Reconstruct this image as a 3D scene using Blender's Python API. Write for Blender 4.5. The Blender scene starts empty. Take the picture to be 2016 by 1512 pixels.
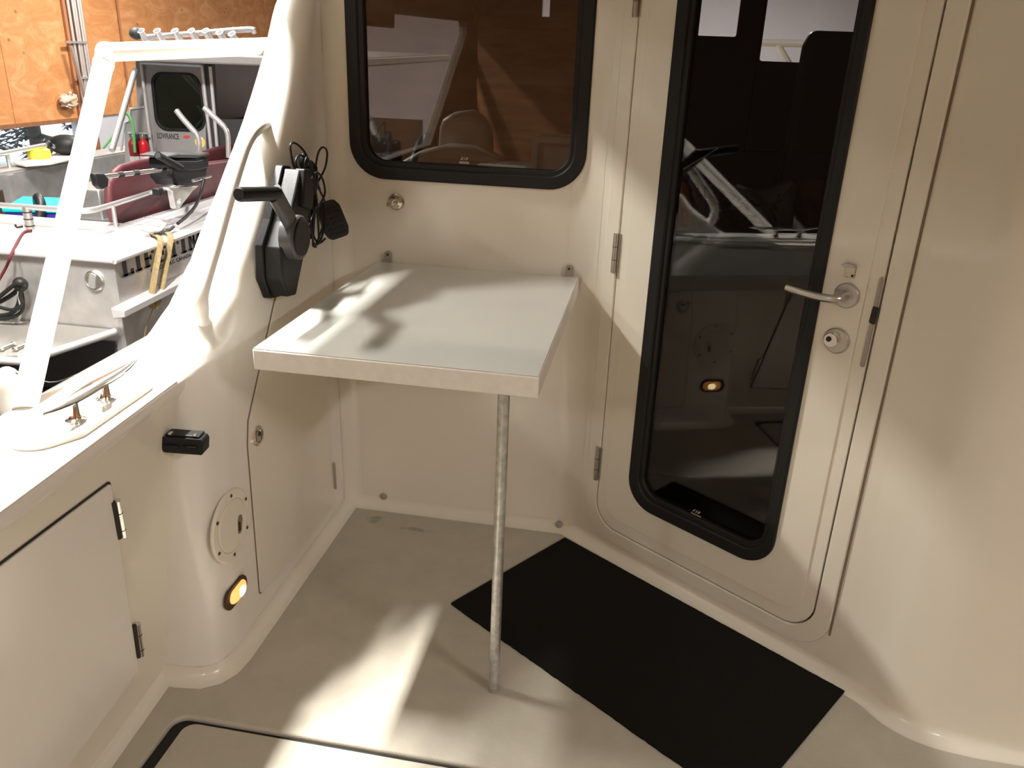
import bpy, bmesh, math, random
from mathutils import Vector as V, Matrix
random.seed(7)
PI = math.pi
scene = bpy.context.scene
C = scene.collection

# ------------------------------------------------------------------ camera
# World axes: +Y runs forward along the boat, +X to starboard, z = 0 is the cockpit sole.
FPX = 1592.0
_p, _r, _y = math.radians(22.2), math.radians(2.2), math.radians(9.3)
FW = V((-math.sin(_y)*math.cos(_p), math.cos(_y)*math.cos(_p), -math.sin(_p)))
_R0 = V((math.cos(_y), math.sin(_y), 0)); _U0 = _R0.cross(FW)
RT = _R0*math.cos(_r) + _U0*math.sin(_r)
UP = -_R0*math.sin(_r) + _U0*math.cos(_r)
EYE = V((0, 0, 1.5))
cam = bpy.data.cameras.new('camera'); camo = bpy.data.objects.new('camera', cam); C.objects.link(camo)
camo.matrix_world = Matrix(((RT.x, UP.x, -FW.x, EYE.x), (RT.y, UP.y, -FW.y, EYE.y), (RT.z, UP.z, -FW.z, EYE.z), (0, 0, 0, 1)))
cam.sensor_width = 36; cam.lens = FPX/2016*36; cam.clip_start = 0.02; cam.clip_end = 200
scene.camera = camo

# ------------------------------------------------------------------ world, lamps, exposure
w = bpy.data.worlds.new('overcast_sky'); scene.world = w; w.use_nodes = True
w.node_tree.nodes['Background'].inputs[0].default_value = (0.86, 0.93, 1.0, 1)
w.node_tree.nodes['Background'].inputs[1].default_value = 1.6
scene.view_settings.view_transform = 'Standard'; scene.view_settings.look = 'None'
scene.view_settings.gamma = 1; scene.view_settings.use_curve_mapping = False
scene.view_settings.exposure = 0.47
def area(name, loc, size, power, col, target=None):
    l = bpy.data.lights.new(name, 'AREA'); l.shape = 'RECTANGLE'; l.size, l.size_y = size; l.energy = power; l.color = col
    o = bpy.data.objects.new(name, l); C.objects.link(o); o.location = loc
    if target: o.rotation_euler = (V(target)-V(loc)).to_track_quat('-Z', 'Y').to_euler()
    return o
# shop strip lights, then three added fill lamps: (x, y, z, length, power); fixtures are built further down at the same places
STRIPS = [(-1.88, 2.05, 3.55, 0.7, 0.12, 330, 'over the gap between the two boats'), (-3.05, 2.0, 3.45, 0.5, 0.22, 125, 'left of the cockpit'),
          (-4.4, 6.0, 3.55, 1.2, 0.2, 170, 'over the neighbouring cabin'), (-5.6, 10.2, 3.55, 1.2, 0.2, 215, 'near the plywood wall'),
          (0.6, 13.0, 3.55, 1.2, 0.2, 520, 'near the far end wall'), (0.8, -4.6, 3.55, 1.2, 0.5, 55, 'added as unseen fill behind the boat'),
          (4.6, -1.5, 3.55, 1.2, 0.5, 125, 'added as unseen fill to the right of the boat'), (-4.6, -4.2, 3.55, 1.2, 0.5, 90, 'added as unseen fill in the rear left corner')]  # last three are unseen lamps added as fill to raise the ambient light
for (x, y, z, ln, wd_, pw, _) in STRIPS:
    area('strip_lamp', (x, y, z-0.06), (wd_, ln), pw, (1.0, 0.975, 0.93))

# ------------------------------------------------------------------ layout helpers
def ray(x, y): return FW + RT*((x-1008)/FPX) - UP*((y-756)/FPX)
def atZ(x, y, z=0.0): d = ray(x, y); return EYE + d*((z-1.5)/d.z)
def atX(x, y, v): d = ray(x, y); return EYE + d*(v/d.x)
def atY(x, y, v): d = ray(x, y); return EYE + d*(v/d.y)
def atP(x, y, q, n): d = ray(x, y); return EYE + d*((V(q)-EYE).dot(n)/d.dot(n))
def lerp(a, b, t): return a + (b-a)*t

# ------------------------------------------------------------------ materials
MATS = {}
def mat(name, col, rough=0.5, metal=0.0, bump=None, var=None, coat=0.0, spec=0.5, emit=None):
    """procedural principled material; bump=(scale,strength[,stretch]); var=(scale, amount, detail)"""
    m = bpy.data.materials.new(name); m.use_nodes = True; nt = m.node_tree; b = nt.nodes['Principled BSDF']
    b.inputs['Base Color'].default_value = (*col, 1); b.inputs['Roughness'].default_value = rough; b.inputs['Metallic'].default_value = metal
    b.inputs['Coat Weight'].default_value = coat; b.inputs['Coat Roughness'].default_value = 0.08
    b.inputs['Specular IOR Level'].default_value = spec
    if emit:
        b.inputs['Emission Color'].default_value = (*emit[:3], 1); b.inputs['Emission Strength'].default_value = emit[3]
    tc = nt.nodes.new('ShaderNodeTexCoord'); geo = nt.nodes.new('ShaderNodeNewGeometry')
    if var:
        n = nt.nodes.new('ShaderNodeTexNoise'); n.inputs['Scale'].default_value = var[0]; n.inputs['Detail'].default_value = 6
        mp = nt.nodes.new('ShaderNodeMapping'); nt.links.new(geo.outputs['Position'], mp.inputs[0])
        if len(var) > 2: mp.inputs['Scale'].default_value = var[2]
        nt.links.new(mp.outputs[0], n.inputs['Vector'])
        r = nt.nodes.new('ShaderNodeValToRGB')
        r.color_ramp.elements[0].position = 0.3; r.color_ramp.elements[1].position = 0.7
        r.color_ramp.elements[0].color = (*[c*(1-var[1]) for c in col], 1); r.color_ramp.elements[1].color = (*[min(1, c*(1+var[1]*.5)) for c in col], 1)
        nt.links.new(n.outputs['Fac'], r.inputs[0]); nt.links.new(r.outputs[0], b.inputs['Base Color'])
    if bump:
        n2 = nt.nodes.new('ShaderNodeTexNoise'); n2.inputs['Scale'].default_value = bump[0]; n2.inputs['Detail'].default_value = 4
        mp = nt.nodes.new('ShaderNodeMapping'); nt.links.new(geo.outputs['Position'], mp.inputs[0])
        if len(bump) > 2: mp.inputs['Scale'].default_value = bump[2]
        nt.links.new(mp.outputs[0], n2.inputs['Vector'])
        bp = nt.nodes.new('ShaderNodeBump'); bp.inputs['Strength'].default_value = bump[1]; bp.inputs['Distance'].default_value = 0.002
        nt.links.new(n2.outputs['Fac'], bp.inputs['Height']); nt.links.new(bp.outputs[0], b.inputs['Normal'])
    MATS[name] = m
    return m
mat('gelcoat', (0.79, 0.74, 0.63), 0.28, var=(3, 0.03), coat=0.35)
mat('gelcoat_white', (0.82, 0.79, 0.72), 0.22, var=(4, 0.02), coat=0.4)
mat('paint_white', (0.86, 0.83, 0.77), 0.3, coat=0.3)
mat('table_laminate', (0.62, 0.61, 0.56), 0.10, var=(5, 0.03), coat=0.6)
mat('table_edge', (0.80, 0.77, 0.69), 0.35, var=(60, 0.05))
mat('black_rubber', (0.012, 0.012, 0.011), 0.5, spec=0.3)
mat('mat_rubber', (0.012, 0.011, 0.009), 0.95, bump=(900, 0.9), var=(500, 0.5), spec=0.15)
mat('black_plastic', (0.010, 0.0105, 0.012), 0.45, bump=(700, 0.15), spec=0.35)
mat('grey_plastic', (0.07, 0.07, 0.068), 0.38)
mat('dark_gap', (0.03, 0.027, 0.022), 0.9)
mat('chrome', (0.75, 0.73, 0.70), 0.14, 1.0)
mat('satin_steel', (0.55, 0.53, 0.49), 0.35, 1.0, bump=(300, 0.2))
mat('galvanised', (0.60, 0.61, 0.58), 0.38, 0.85, var=(70, 0.25), bump=(200, 0.25))
mat('brass', (0.52, 0.46, 0.36), 0.2, 1.0)
mat('screw_grey', (0.36, 0.33, 0.29), 0.5, 0.3)
mat('grey_cap', (0.33, 0.30, 0.25), 0.6)
mat('seam', (0.20, 0.16, 0.115), 0.9)
mat('aluminium', (0.62, 0.60, 0.58), 0.38, 0.75, var=(9, 0.18), bump=(120, 0.15))
mat('aluminium_dull', (0.42, 0.41, 0.40), 0.5, 0.6, var=(6, 0.22))
mat('aluminium_white', (0.56, 0.545, 0.545), 0.35, 0.35, var=(5, 0.08))
mat('alu_tube', (0.60, 0.59, 0.58), 0.3, 0.7)
mat('maroon', (0.115, 0.027, 0.033), 0.5, var=(9, 0.25), bump=(200, 0.2))
mat('teal', (0.0, 0.55, 0.58), 0.45)
mat('blue_tote', (0.035, 0.03, 0.30), 0.5)
mat('yellow', (0.85, 0.70, 0.05), 0.45)
mat('board_white', (0.80, 0.78, 0.70), 0.5)
mat('red_paint', (0.55, 0.01, 0.02), 0.3)
mat('dark_red', (0.22, 0.015, 0.015), 0.4)
mat('red_rope', (0.10, 0.01, 0.014), 0.8)
mat('green_rope', (0.12, 0.42, 0.12), 0.8)
mat('strap_yellow', (0.25, 0.18, 0.08), 0.8, var=(60, 0.25))
mat('letter_black', (0.03, 0.03, 0.04), 0.5)
mat('cabin_grey', (0.30, 0.28, 0.275), 0.55, 0.2, var=(4, 0.08))
mat('cabin_dark', (0.03, 0.03, 0.032), 0.6)
mat('concrete', (0.10, 0.10, 0.10), 0.85, var=(2, 0.3))
mat('shop_grey', (0.48, 0.47, 0.50), 0.8, var=(1.2, 0.06))
mat('shop_white', (0.72, 0.71, 0.69), 0.8)
mat('post_brown', (0.24, 0.10, 0.045), 0.7, var=(12, 0.2, (4, 4, .4)))
mat('case_brown', (0.05, 0.025, 0.015), 0.6)
mat('bag_tan', (0.62, 0.45, 0.33), 0.5)
mat('conduit', (0.55, 0.50, 0.47), 0.35, 0.7)
mat('copper_strip', (0.40, 0.17, 0.08), 0.6)
mat('lamp_tube', (0.9, 0.9, 0.9), 0.5, emit=(1, 0.97, 0.93, 4))
mat('wood_interior', (0.20, 0.085, 0.030), 0.5, var=(5, 0.35, (1, 1, 6)))
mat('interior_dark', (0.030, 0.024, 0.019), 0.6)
mat('interior_black', (0.012, 0.011, 0.010), 0.6)
mat('seat_vinyl', (0.70, 0.67, 0.62), 0.5, var=(6, 0.1))
mat('seat_dark', (0.03, 0.03, 0.035), 0.45)
mat('cloth_blue', (0.30, 0.34, 0.44), 0.9, bump=(60, 0.5))
mat('cloth_olive', (0.065, 0.055, 0.03), 0.9, var=(40, .6))
mat('cloth_orange', (0.85, 0.22, 0.04), 0.6)
mat('bin_white', (0.55, 0.55, 0.53), 0.5)
mat('ochre', (0.20, 0.12, 0.03), 0.8)
mat('trunk', (0.05, 0.035, 0.025), 0.9, var=(20, 0.4))
mat('needles', (0.016, 0.032, 0.024), 0.9, var=(8, 0.5))
mat('snow', (0.75, 0.80, 0.88), 0.9)
mat('sticker_white', (0.75, 0.72, 0.68), 0.5)
mat('sticker_red', (0.6, 0.05, 0.05), 0.5)
mat('sticker_yellow', (0.75, 0.55, 0.15), 0.5)
mat('cord_grey', (0.30, 0.30, 0.29), 0.6)
mat('lens', (0.95, 0.62, 0.25), 0.25, emit=(1.0, 0.42, 0.11, 0.85))
mat('lens_bulb', (1, 0.9, 0.6), 0.3, emit=(1.0, 0.76, 0.36, 7))
mat('bezel_brown', (0.055, 0.022, 0.010), 0.45)

def sole_material():
    m = mat('sole_gelcoat', (0.66, 0.605, 0.52), 0.5, bump=(420, 0.55), spec=0.35); nt = m.node_tree; b = nt.nodes['Principled BSDF']
    geo = nt.nodes.new('ShaderNodeNewGeometry')
    n = nt.nodes.new('ShaderNodeTexNoise'); n.inputs['Scale'].default_value = 9; n.inputs['Detail'].default_value = 8; n.inputs['Roughness'].default_value = .65
    nt.links.new(geo.outputs['Position'], n.inputs['Vector'])
    r = nt.nodes.new('ShaderNodeValToRGB'); r.color_ramp.elements[0].position = .30; r.color_ramp.elements[1].position = .66
    r.color_ramp.elements[0].color = (0.46, 0.42, 0.345, 1); r.color_ramp.elements[1].color = (0.53, 0.485, 0.40, 1)
    nt.links.new(n.outputs['Fac'], r.inputs[0]); col = r.outputs[0]
    # speckles of dirt
    n3 = nt.nodes.new('ShaderNodeTexNoise'); n3.inputs['Scale'].default_value = 55; n3.inputs['Detail'].default_value = 2
    nt.links.new(geo.outputs['Position'], n3.inputs['Vector'])
    r3 = nt.nodes.new('ShaderNodeValToRGB'); r3.color_ramp.elements[0].position = .70; r3.color_ramp.elements[1].position = .80
    nt.links.new(n3.outputs['Fac'], r3.inputs[0])
    mx = nt.nodes.new('ShaderNodeMixRGB'); mx.inputs[2].default_value = (0.30, 0.24, 0.17, 1); nt.links.new(col, mx.inputs[1])
    ml = nt.nodes.new('ShaderNodeMath'); ml.operation = 'MULTIPLY'; ml.inputs[1].default_value = .4
    nt.links.new(r3.outputs[0], ml.inputs[0]); nt.links.new(ml.outputs[0], mx.inputs[0]); col = mx.outputs[0]
    # two scuffed grey stains near the bulkhead
    n2 = nt.nodes.new('ShaderNodeTexNoise'); n2.inputs['Scale'].default_value = 38; n2.inputs['Detail'].default_value = 5
    nt.links.new(geo.outputs['Position'], n2.inputs['Vector'])
    for (px, py, sx, sy, ang) in ((735, 1024, .036, .030, 0), (820, 1043, .068, .018, .03)):
        q = atZ(px, py)
        mp = nt.nodes.new('ShaderNodeMapping'); mp.vector_type = 'TEXTURE'
        mp.inputs['Location'].default_value = q; mp.inputs['Rotation'].default_value = (0, 0, ang); mp.inputs['Scale'].default_value = (sx, sy, 1)
        nt.links.new(geo.outputs['Position'], mp.inputs[0])
        ln = nt.nodes.new('ShaderNodeVectorMath'); ln.operation = 'LENGTH'; nt.links.new(mp.outputs[0], ln.inputs[0])
        ad = nt.nodes.new('ShaderNodeMath'); ad.operation = 'MULTIPLY_ADD'; ad.inputs[1].default_value = 2.4; nt.links.new(n2.outputs['Fac'], ad.inputs[0]); nt.links.new(ln.outputs['Value'], ad.inputs[2])
        rr = nt.nodes.new('ShaderNodeValToRGB'); rr.color_ramp.elements[0].position = .0; rr.color_ramp.elements[0].color = (1, 1, 1, 1)
        rr.color_ramp.elements[1].position = 1.0; rr.color_ramp.elements[1].color = (0, 0, 0, 1)
        dv = nt.nodes.new('ShaderNodeMapRange'); dv.inputs[1].default_value = 1.5; dv.inputs[2].default_value = 2.1; dv.inputs[3].default_value = .55; dv.inputs[4].default_value = 0
        nt.links.new(ad.outputs[0], dv.inputs[0])
        mx = nt.nodes.new('ShaderNodeMixRGB'); mx.inputs[2].default_value = (0.20, 0.20, 0.15, 1); nt.links.new(col, mx.inputs[1]); nt.links.new(dv.outputs[0], mx.inputs[0]); col = mx.outputs[0]
    nt.links.new(col, b.inputs['Base Color'])
sole_material()

def glass_material(name, tint, refl=1.0):
    m = bpy.data.materials.new(name); m.use_nodes = True; nt = m.node_tree; nt.nodes.clear()
    out = nt.nodes.new('ShaderNodeOutputMaterial'); mx = nt.nodes.new('ShaderNodeMixShader')
    t = nt.nodes.new('ShaderNodeBsdfTransparent'); t.inputs[0].default_value = (*tint, 1)
    g = nt.nodes.new('ShaderNodeBsdfGlossy'); g.inputs['Roughness'].default_value = 0.005; g.inputs[0].default_value = (1, 1, 1, 1)
    lw = nt.nodes.new('ShaderNodeLayerWeight'); lw.inputs[0].default_value = 0.5
    pw = nt.nodes.new('ShaderNodeMath'); pw.operation = 'POWER'; pw.inputs[1].default_value = 5; nt.links.new(lw.outputs['Facing'], pw.inputs[0])
    ma = nt.nodes.new('ShaderNodeMath'); ma.operation = 'MULTIPLY_ADD'; ma.inputs[1].default_value = .95; ma.inputs[2].default_value = .042*refl
    nt.links.new(pw.outputs[0], ma.inputs[0]); nt.links.new(ma.outputs[0], mx.inputs[0])
    nt.links.new(t.outputs[0], mx.inputs[1]); nt.links.new(g.outputs[0], mx.inputs[2]); nt.links.new(mx.outputs[0], out.inputs[0])
    MATS[name] = m
glass_material('glass_tinted', (0.70, 0.68, 0.66), 1.05)
glass_material('glass_green', (0.45, 0.52, 0.47), 1.0)
glass_material('glass_clear', (0.9, 0.9, 0.9), .8)

def plywood_material():
    m = mat('plywood', (0.55, 0.25, 0.09), 0.6); nt = m.node_tree; b = nt.nodes['Principled BSDF']
    geo = nt.nodes.new('ShaderNodeNewGeometry'); mp = nt.nodes.new('ShaderNodeMapping'); nt.links.new(geo.outputs['Position'], mp.inputs[0])
    mp.inputs['Scale'].default_value = (1, 1.6, 3.2)
    n = nt.nodes.new('ShaderNodeTexNoise'); n.inputs['Scale'].default_value = 1.4; n.inputs['Detail'].default_value = 7; n.inputs['Roughness'].default_value = .7; n.inputs['Distortion'].default_value = 1.2
    nt.links.new(mp.outputs[0], n.inputs['Vector'])
    r = nt.nodes.new('ShaderNodeValToRGB'); e = r.color_ramp.elements; e[0].position = .28; e[0].color = (0.42, 0.17, 0.06, 1); e[1].position = .72; e[1].color = (0.66, 0.36, 0.17, 1)
    x = r.color_ramp.elements.new(.5); x.color = (0.54, 0.235, 0.08, 1)
    nt.links.new(n.outputs['Fac'], r.inputs[0])
    # knots
    vo = nt.nodes.new('ShaderNodeTexVoronoi'); vo.inputs['Scale'].default_value = 1.5; vo.inputs['Randomness'].default_value = 1
    mp2 = nt.nodes.new('ShaderNodeMapping'); mp2.inputs['Scale'].default_value = (0, 1.6, 2.2); nt.links.new(geo.outputs['Position'], mp2.inputs[0]); nt.links.new(mp2.outputs[0], vo.inputs['Vector'])
    rk = nt.nodes.new('ShaderNodeValToRGB'); rk.color_ramp.elements[0].position = .03; rk.color_ramp.elements[0].color = (1, 1, 1, 1); rk.color_ramp.elements[1].position = .09; rk.color_ramp.elements[1].color = (0, 0, 0, 1)
    nt.links.new(vo.outputs['Distance'], rk.inputs[0])
    ml = nt.nodes.new('ShaderNodeMath'); ml.operation = 'MULTIPLY'; ml.inputs[1].default_value = .7; nt.links.new(rk.outputs[0], ml.inputs[0])
    mx = nt.nodes.new('ShaderNodeMixRGB'); mx.inputs[2].default_value = (0.16, 0.05, 0.02, 1); nt.links.new(r.outputs[0], mx.inputs[1]); nt.links.new(ml.outputs[0], mx.inputs[0])
    nt.links.new(mx.outputs[0], b.inputs['Base Color'])
plywood_material()

def diamond_material():
    m = mat('diamond_plate', (0.50, 0.49, 0.46), 0.42, 0.6); nt = m.node_tree; b = nt.nodes['Principled BSDF']
    geo = nt.nodes.new('ShaderNodeNewGeometry'); mp = nt.nodes.new('ShaderNodeMapping'); mp.inputs['Rotation'].default_value = (0, 0, PI/4); mp.inputs['Scale'].default_value = (30, 30, 1)
    nt.links.new(geo.outputs['Position'], mp.inputs[0])
    ch = nt.nodes.new('ShaderNodeTexBrick'); ch.inputs['Scale'].default_value = 1; ch.inputs['Color1'].default_value = (1, 1, 1, 1); ch.inputs['Color2'].default_value = (.8, .8, .8, 1); ch.inputs['Mortar'].default_value = (0, 0, 0, 1); ch.inputs['Mortar Size'].default_value = .12
    nt.links.new(mp.outputs[0], ch.inputs['Vector'])
    bp = nt.nodes.new('ShaderNodeBump'); bp.inputs['Strength'].default_value = .8; bp.inputs['Distance'].default_value = .004; nt.links.new(ch.outputs['Color'], bp.inputs['Height']); nt.links.new(bp.outputs[0], b.inputs['Normal'])
    r = nt.nodes.new('ShaderNodeValToRGB'); r.color_ramp.elements[0].color = (.33, .31, .28, 1); r.color_ramp.elements[1].color = (.55, .53, .49, 1)
    nt.links.new(ch.outputs['Color'], r.inputs[0]); nt.links.new(r.outputs[0], b.inputs['Base Color'])
diamond_material()

# ------------------------------------------------------------------ mesh builder
def roundpoly(pts, r, n=6):
    """2-D polygon with rounded corners; r is one radius or one per corner"""
    out = []; N = len(pts); rs = r if isinstance(r, (list, tuple)) else [r]*N
    for i in range(N):
        p = V(pts[i]); a = V(pts[i-1])-p; b = V(pts[(i+1) % N])-p
        la, lb = a.length, b.length; a.normalize(); b.normalize()
        ang = a.angle(b); rr = rs[i]
        if rr <= 1e-6: out.append(tuple(p)); continue
        t = min(rr/math.tan(ang/2), la*.49, lb*.49); rr = t*math.tan(ang/2)
        c = p + (a+b).normalized()*(rr/math.sin(ang/2)); s = p+a*t; e = p+b*t
        a0 = math.atan2(s.y-c.y, s.x-c.x); a1 = math.atan2(e.y-c.y, e.x-c.x)
        d = (a1-a0+PI) % (2*PI)-PI
        for k in range(n+1):
            q = a0+d*k/n; out.append((c.x+rr*math.cos(q), c.y+rr*math.sin(q)))
    return out
def rrect(u0, v0, u1, v1, r, n=6): return roundpoly([(u0, v0), (u1, v0), (u1, v1), (u0, v1)], r, n)
def spline(pts, n=8, closed=False):
    pts = [V(p) for p in pts]; out = []; N = len(pts)
    rng = range(N) if closed else range(N-1)
    for i in rng:
        if closed: p0, p1, p2, p3 = pts[i-1], pts[i], pts[(i+1) % N], pts[(i+2) % N]
        else: p0, p1, p2, p3 = pts[max(i-1, 0)], pts[i], pts[i+1], pts[min(i+2, N-1)]
        for k in range(n):
            t = k/n
            out.append(.5*((2*p1)+(p2-p0)*t+(2*p0-5*p1+4*p2-p3)*t*t+(3*p1-p0-3*p2+p3)*t**3))
    if not closed: out.append(pts[-1])
    return out
class Fr:
    """a flat frame: origin o, axes u, v and outward normal n"""
    def __init__(s, o, u, v, n=None):
        s.o = V(o); s.u = V(u).normalized(); s.v = V(v).normalized(); s.n = V(n).normalized() if n is not None else s.u.cross(s.v)
    def __call__(s, a, b, c=0.0): return s.o+s.u*a+s.v*b+s.n*c
class MB:
    def __init__(s): s.v = []; s.f = []
    def add(s, vs, fs):
        k = len(s.v); s.v += [V(p) for p in vs]; s.f += [tuple(i+k for i in f) for f in fs]; return s
    def box(s, c, size, fr=None):
        x, y, z = [q/2 for q in size]; c = V(c); P = []
        for sx, sy, sz in ((-1,-1,-1),(1,-1,-1),(1,1,-1),(-1,1,-1),(-1,-1,1),(1,-1,1),(1,1,1),(-1,1,1)):
            P.append(c+(fr.u*(sx*x)+fr.v*(sy*y)+fr.n*(sz*z) if fr else V((sx*x, sy*y, sz*z))))
        return s.add(P, [(0,3,2,1),(4,5,6,7),(0,1,5,4),(1,2,6,5),(2,3,7,6),(3,0,4,7)])
    def prism(s, pts, vec):
        pts = [V(p) for p in pts]; N = len(pts); vec = V(vec)
        return s.add(pts+[p+vec for p in pts], [tuple(range(N))[::-1], tuple(range(N, 2*N))]+[(i, (i+1) % N, N+(i+1) % N, N+i) for i in range(N)])
    def grid(s, rows, closed=False):
        n = len(rows[0]); fs = []
        for i in range(len(rows)-1):
            for j in range(n if closed else n-1):
                k = (j+1) % n; fs.append((i*n+j, i*n+k, (i+1)*n+k, (i+1)*n+j))
        return s.add([p for r in rows for p in r], fs)
    def tube(s, path, r, n=12, closed=False, flat=None):
        path = [V(p) for p in path]; N = len(path); rs = r if isinstance(r, (list, tuple)) else [r]*N
        rows = []; up = None
        for i in range(N):
            if closed: t = path[(i+1) % N]-path[i-1]
            else: t = path[min(i+1, N-1)]-path[max(i-1, 0)]
            t.normalize()
            if up is None:
                up = V((0, 0, 1)) if abs(t.z) < .9 else V((1, 0, 0))
                if flat is not None: up = V(flat)
            up = (up-t*up.dot(t)).normalized(); sd = t.cross(up)
            q = rs[i] if isinstance(rs[i], tuple) else (rs[i], rs[i])
            rows.append([path[i]+up*(q[0]*math.cos(2*PI*k/n))+sd*(q[1]*math.sin(2*PI*k/n)) for k in range(n)])
        if closed: rows.append(rows[0])
        k0 = len(s.v); s.grid(rows, True)
        if not closed:
            s.f.append(tuple(range(k0, k0+n))[::-1]); s.f.append(tuple(range(k0+(N-1)*n, k0+N*n)))
        return s
    def lathe(s, prof, fr, n=24, a=0, b=0):
        """prof: (radius, height along frame normal)"""
        rows = [[fr(a+r*math.cos(2*PI*k/n), b+r*math.sin(2*PI*k/n), h) for k in range(n)] for r, h in prof]
        k0 = len(s.v); s.grid(rows, True)
        s.f.append(tuple(range(k0, k0+n))); s.f.append(tuple(range(k0+(len(prof)-1)*n, k0+len(prof)*n))[::-1]); return s
    def ball(s, c, r, n=12, m=8):
        c = V(c); r = r if isinstance(r, (tuple, list)) else (r, r, r)
        rows = [[c+V((r[0]*math.sin(PI*i/m)*math.cos(2*PI*k/n), r[1]*math.sin(PI*i/m)*math.sin(2*PI*k/n), -r[2]*math.cos(PI*i/m))) for k in range(n)] for i in range(1, m)]
        k0 = len(s.v); s.grid(rows, True); s.add([c-V((0, 0, r[2])), c+V((0, 0, r[2]))], [])
        B = len(s.v)-2
        s.f += [(B, k0+(k+1) % n, k0+k) for k in range(n)]+[(B+1, k0+(m-2)*n+k, k0+(m-2)*n+(k+1) % n) for k in range(n)]
        return s
    def plate(s, fr, outer, holes, depth, w=0.0):
        """flat plate with holes; front face at height w over the frame, thickness depth behind it"""
        bm = bmesh.new(); loops = []
        for lp in [outer]+list(holes):
            vs = [bm.verts.new((p[0], p[1], 0)) for p in lp]; loops.append(vs)
        es = [bm.edges.new((l[i], l[(i+1) % len(l)])) for l in loops for i in range(len(l))]
        bmesh.ops.triangle_fill(bm, use_beauty=True, use_dissolve=False, edges=es)
        bm.verts.index_update(); N = len(bm.verts); k = len(s.v)
        co = [v.co.copy() for v in bm.verts]; tri = [tuple(v.index for v in f.verts) for f in bm.faces]
        lid = [[v.index for v in l] for l in loops]; bm.free()
        s.v += [fr(c.x, c.y, w) for c in co]+[fr(c.x, c.y, w-depth) for c in co]
        s.f += [tuple(i+k for i in t) for t in tri]+[tuple(i+k+N for i in t[::-1]) for t in tri]
        for l in lid:
            for i in range(len(l)):
                a, b = l[i]+k, l[(i+1) % len(l)]+k; s.f.append((a, b, b+N, a+N))
        return s
    def build(s, name, m, parent=None, smooth=30, bevel=0.0, seg=2, fix=True):
        me = bpy.data.meshes.new(name)
        lo = V([min(p[i] for p in s.v) for i in range(3)]); hi = V([max(p[i] for p in s.v) for i in range(3)])
        c = V(((lo.x+hi.x)/2, (lo.y+hi.y)/2, lo.z))
        me.from_pydata([p-c for p in s.v], [], s.f); me.validate()
        if fix:
            bm = bmesh.new(); bm.from_mesh(me); bmesh.ops.recalc_face_normals(bm, faces=bm.faces); bm.to_mesh(me); bm.free()
        if smooth:
            for p in me.polygons: p.use_smooth = True
            me.set_sharp_from_angle(angle=math.radians(smooth))
        me.materials.append(MATS[m])
        o = bpy.data.objects.new(name, me); C.objects.link(o)
        o.location = c
        if parent:
            o.parent = parent; o.location = c-wloc(parent)
        if bevel:
            b = o.modifiers.new('bevel', 'BEVEL'); b.width = bevel; b.segments = seg; b.limit_method = 'ANGLE'; b.angle_limit = math.radians(40)
            b.harden_normals = False
        return o
def wloc(o):
    p = V(o.location)
    while o.parent: o = o.parent; p += V(o.location)
    return p
def tag(o, label=None, cat=None, group=None, kind=None):
    if label: o['label'] = label
    if cat: o['category'] = cat
    if group: o['group'] = group
    if kind: o['kind'] = kind
    return o
def thing(name, loc, label, cat, group=None, kind=None):
    o = bpy.data.objects.new(name, None); o.empty_display_size = .05; C.objects.link(o); o.location = loc
    return tag(o, label, cat, group, kind)
def struct(o, label=None): return tag(o, label, None, None, 'structure')

# ================================================================== COCKPIT SHELL
YB = 2.383                                    # the bulkhead with the table
BW = Fr((0, YB, 0), (1, 0, 0), (0, 0, 1))      # a = x, b = z, n towards the cockpit
D0 = V((-.154, 2.361, 0)); DU = V((.770, -.554, 0)).normalized()
DW = Fr(D0, DU, (0, 0, 1))                     # diagonal door bulkhead: a = distance along it
XL = -.96
LW = Fr((XL, 0, 0), (0, 1, 0), (0, 0, 1))      # locker side: a = y, b = z
TOP = 2.06

# floor with a recess for the hatch lid
fl = MB().plate(Fr((0, 0, 0), (1, 0, 0), (0, 1, 0)), [(-1.22, -.6), (1.75, -.6), (1.75, 2.46), (-1.22, 2.46)],
                [rrect(-1.005, .15, .80, 1.345, .035)], .05).build('floor', 'sole_gelcoat', bevel=.007, seg=3)
struct(tag(fl, 'cream non-skid cockpit floor with faint grey stains', 'floor'))
ch = MB().plate(Fr((0, 0, -.052), (1, 0, 0), (0, 1, 0)), rrect(-1.03, .12, .83, 1.37, .02), [], .03).build('hatch_channel', 'black_rubber', fl)  # coloured black so the gap round the lid looks dark
MB().plate(Fr((0, 0, -.012), (1, 0, 0), (0, 1, 0)), rrect(-1.0045, .1505, .7995, 1.3445, .034), [rrect(-.974, .178, .772, 1.3335, .03)], .04).build('hatch_gap_shade', 'black_rubber', fl)  # black ring that paints in the shade of the gap round the lid
lid = MB().plate(Fr((0, 0, -.004), (1, 0, 0), (0, 1, 0)), rrect(-.972, .18, .77, 1.332, .03), [], .046).build('floor_hatch', 'sole_gelcoat', bevel=.006, seg=3)
tag(lid, 'large cream hatch lid set flush in the cockpit floor', 'hatch')

# table bulkhead with the window opening
WIN = (-.906, 1.138, -.2, 1.92)
wb = MB().plate(BW, [(-1.05, -.04), (-.13, -.04), (-.13, TOP), (-1.05, TOP)], [rrect(-.88, 1.165, -.226, 1.89, .085, 8)], .035).build('wall_back', 'gelcoat')
struct(tag(wb, 'cream moulded bulkhead behind the table', 'wall'))
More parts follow.
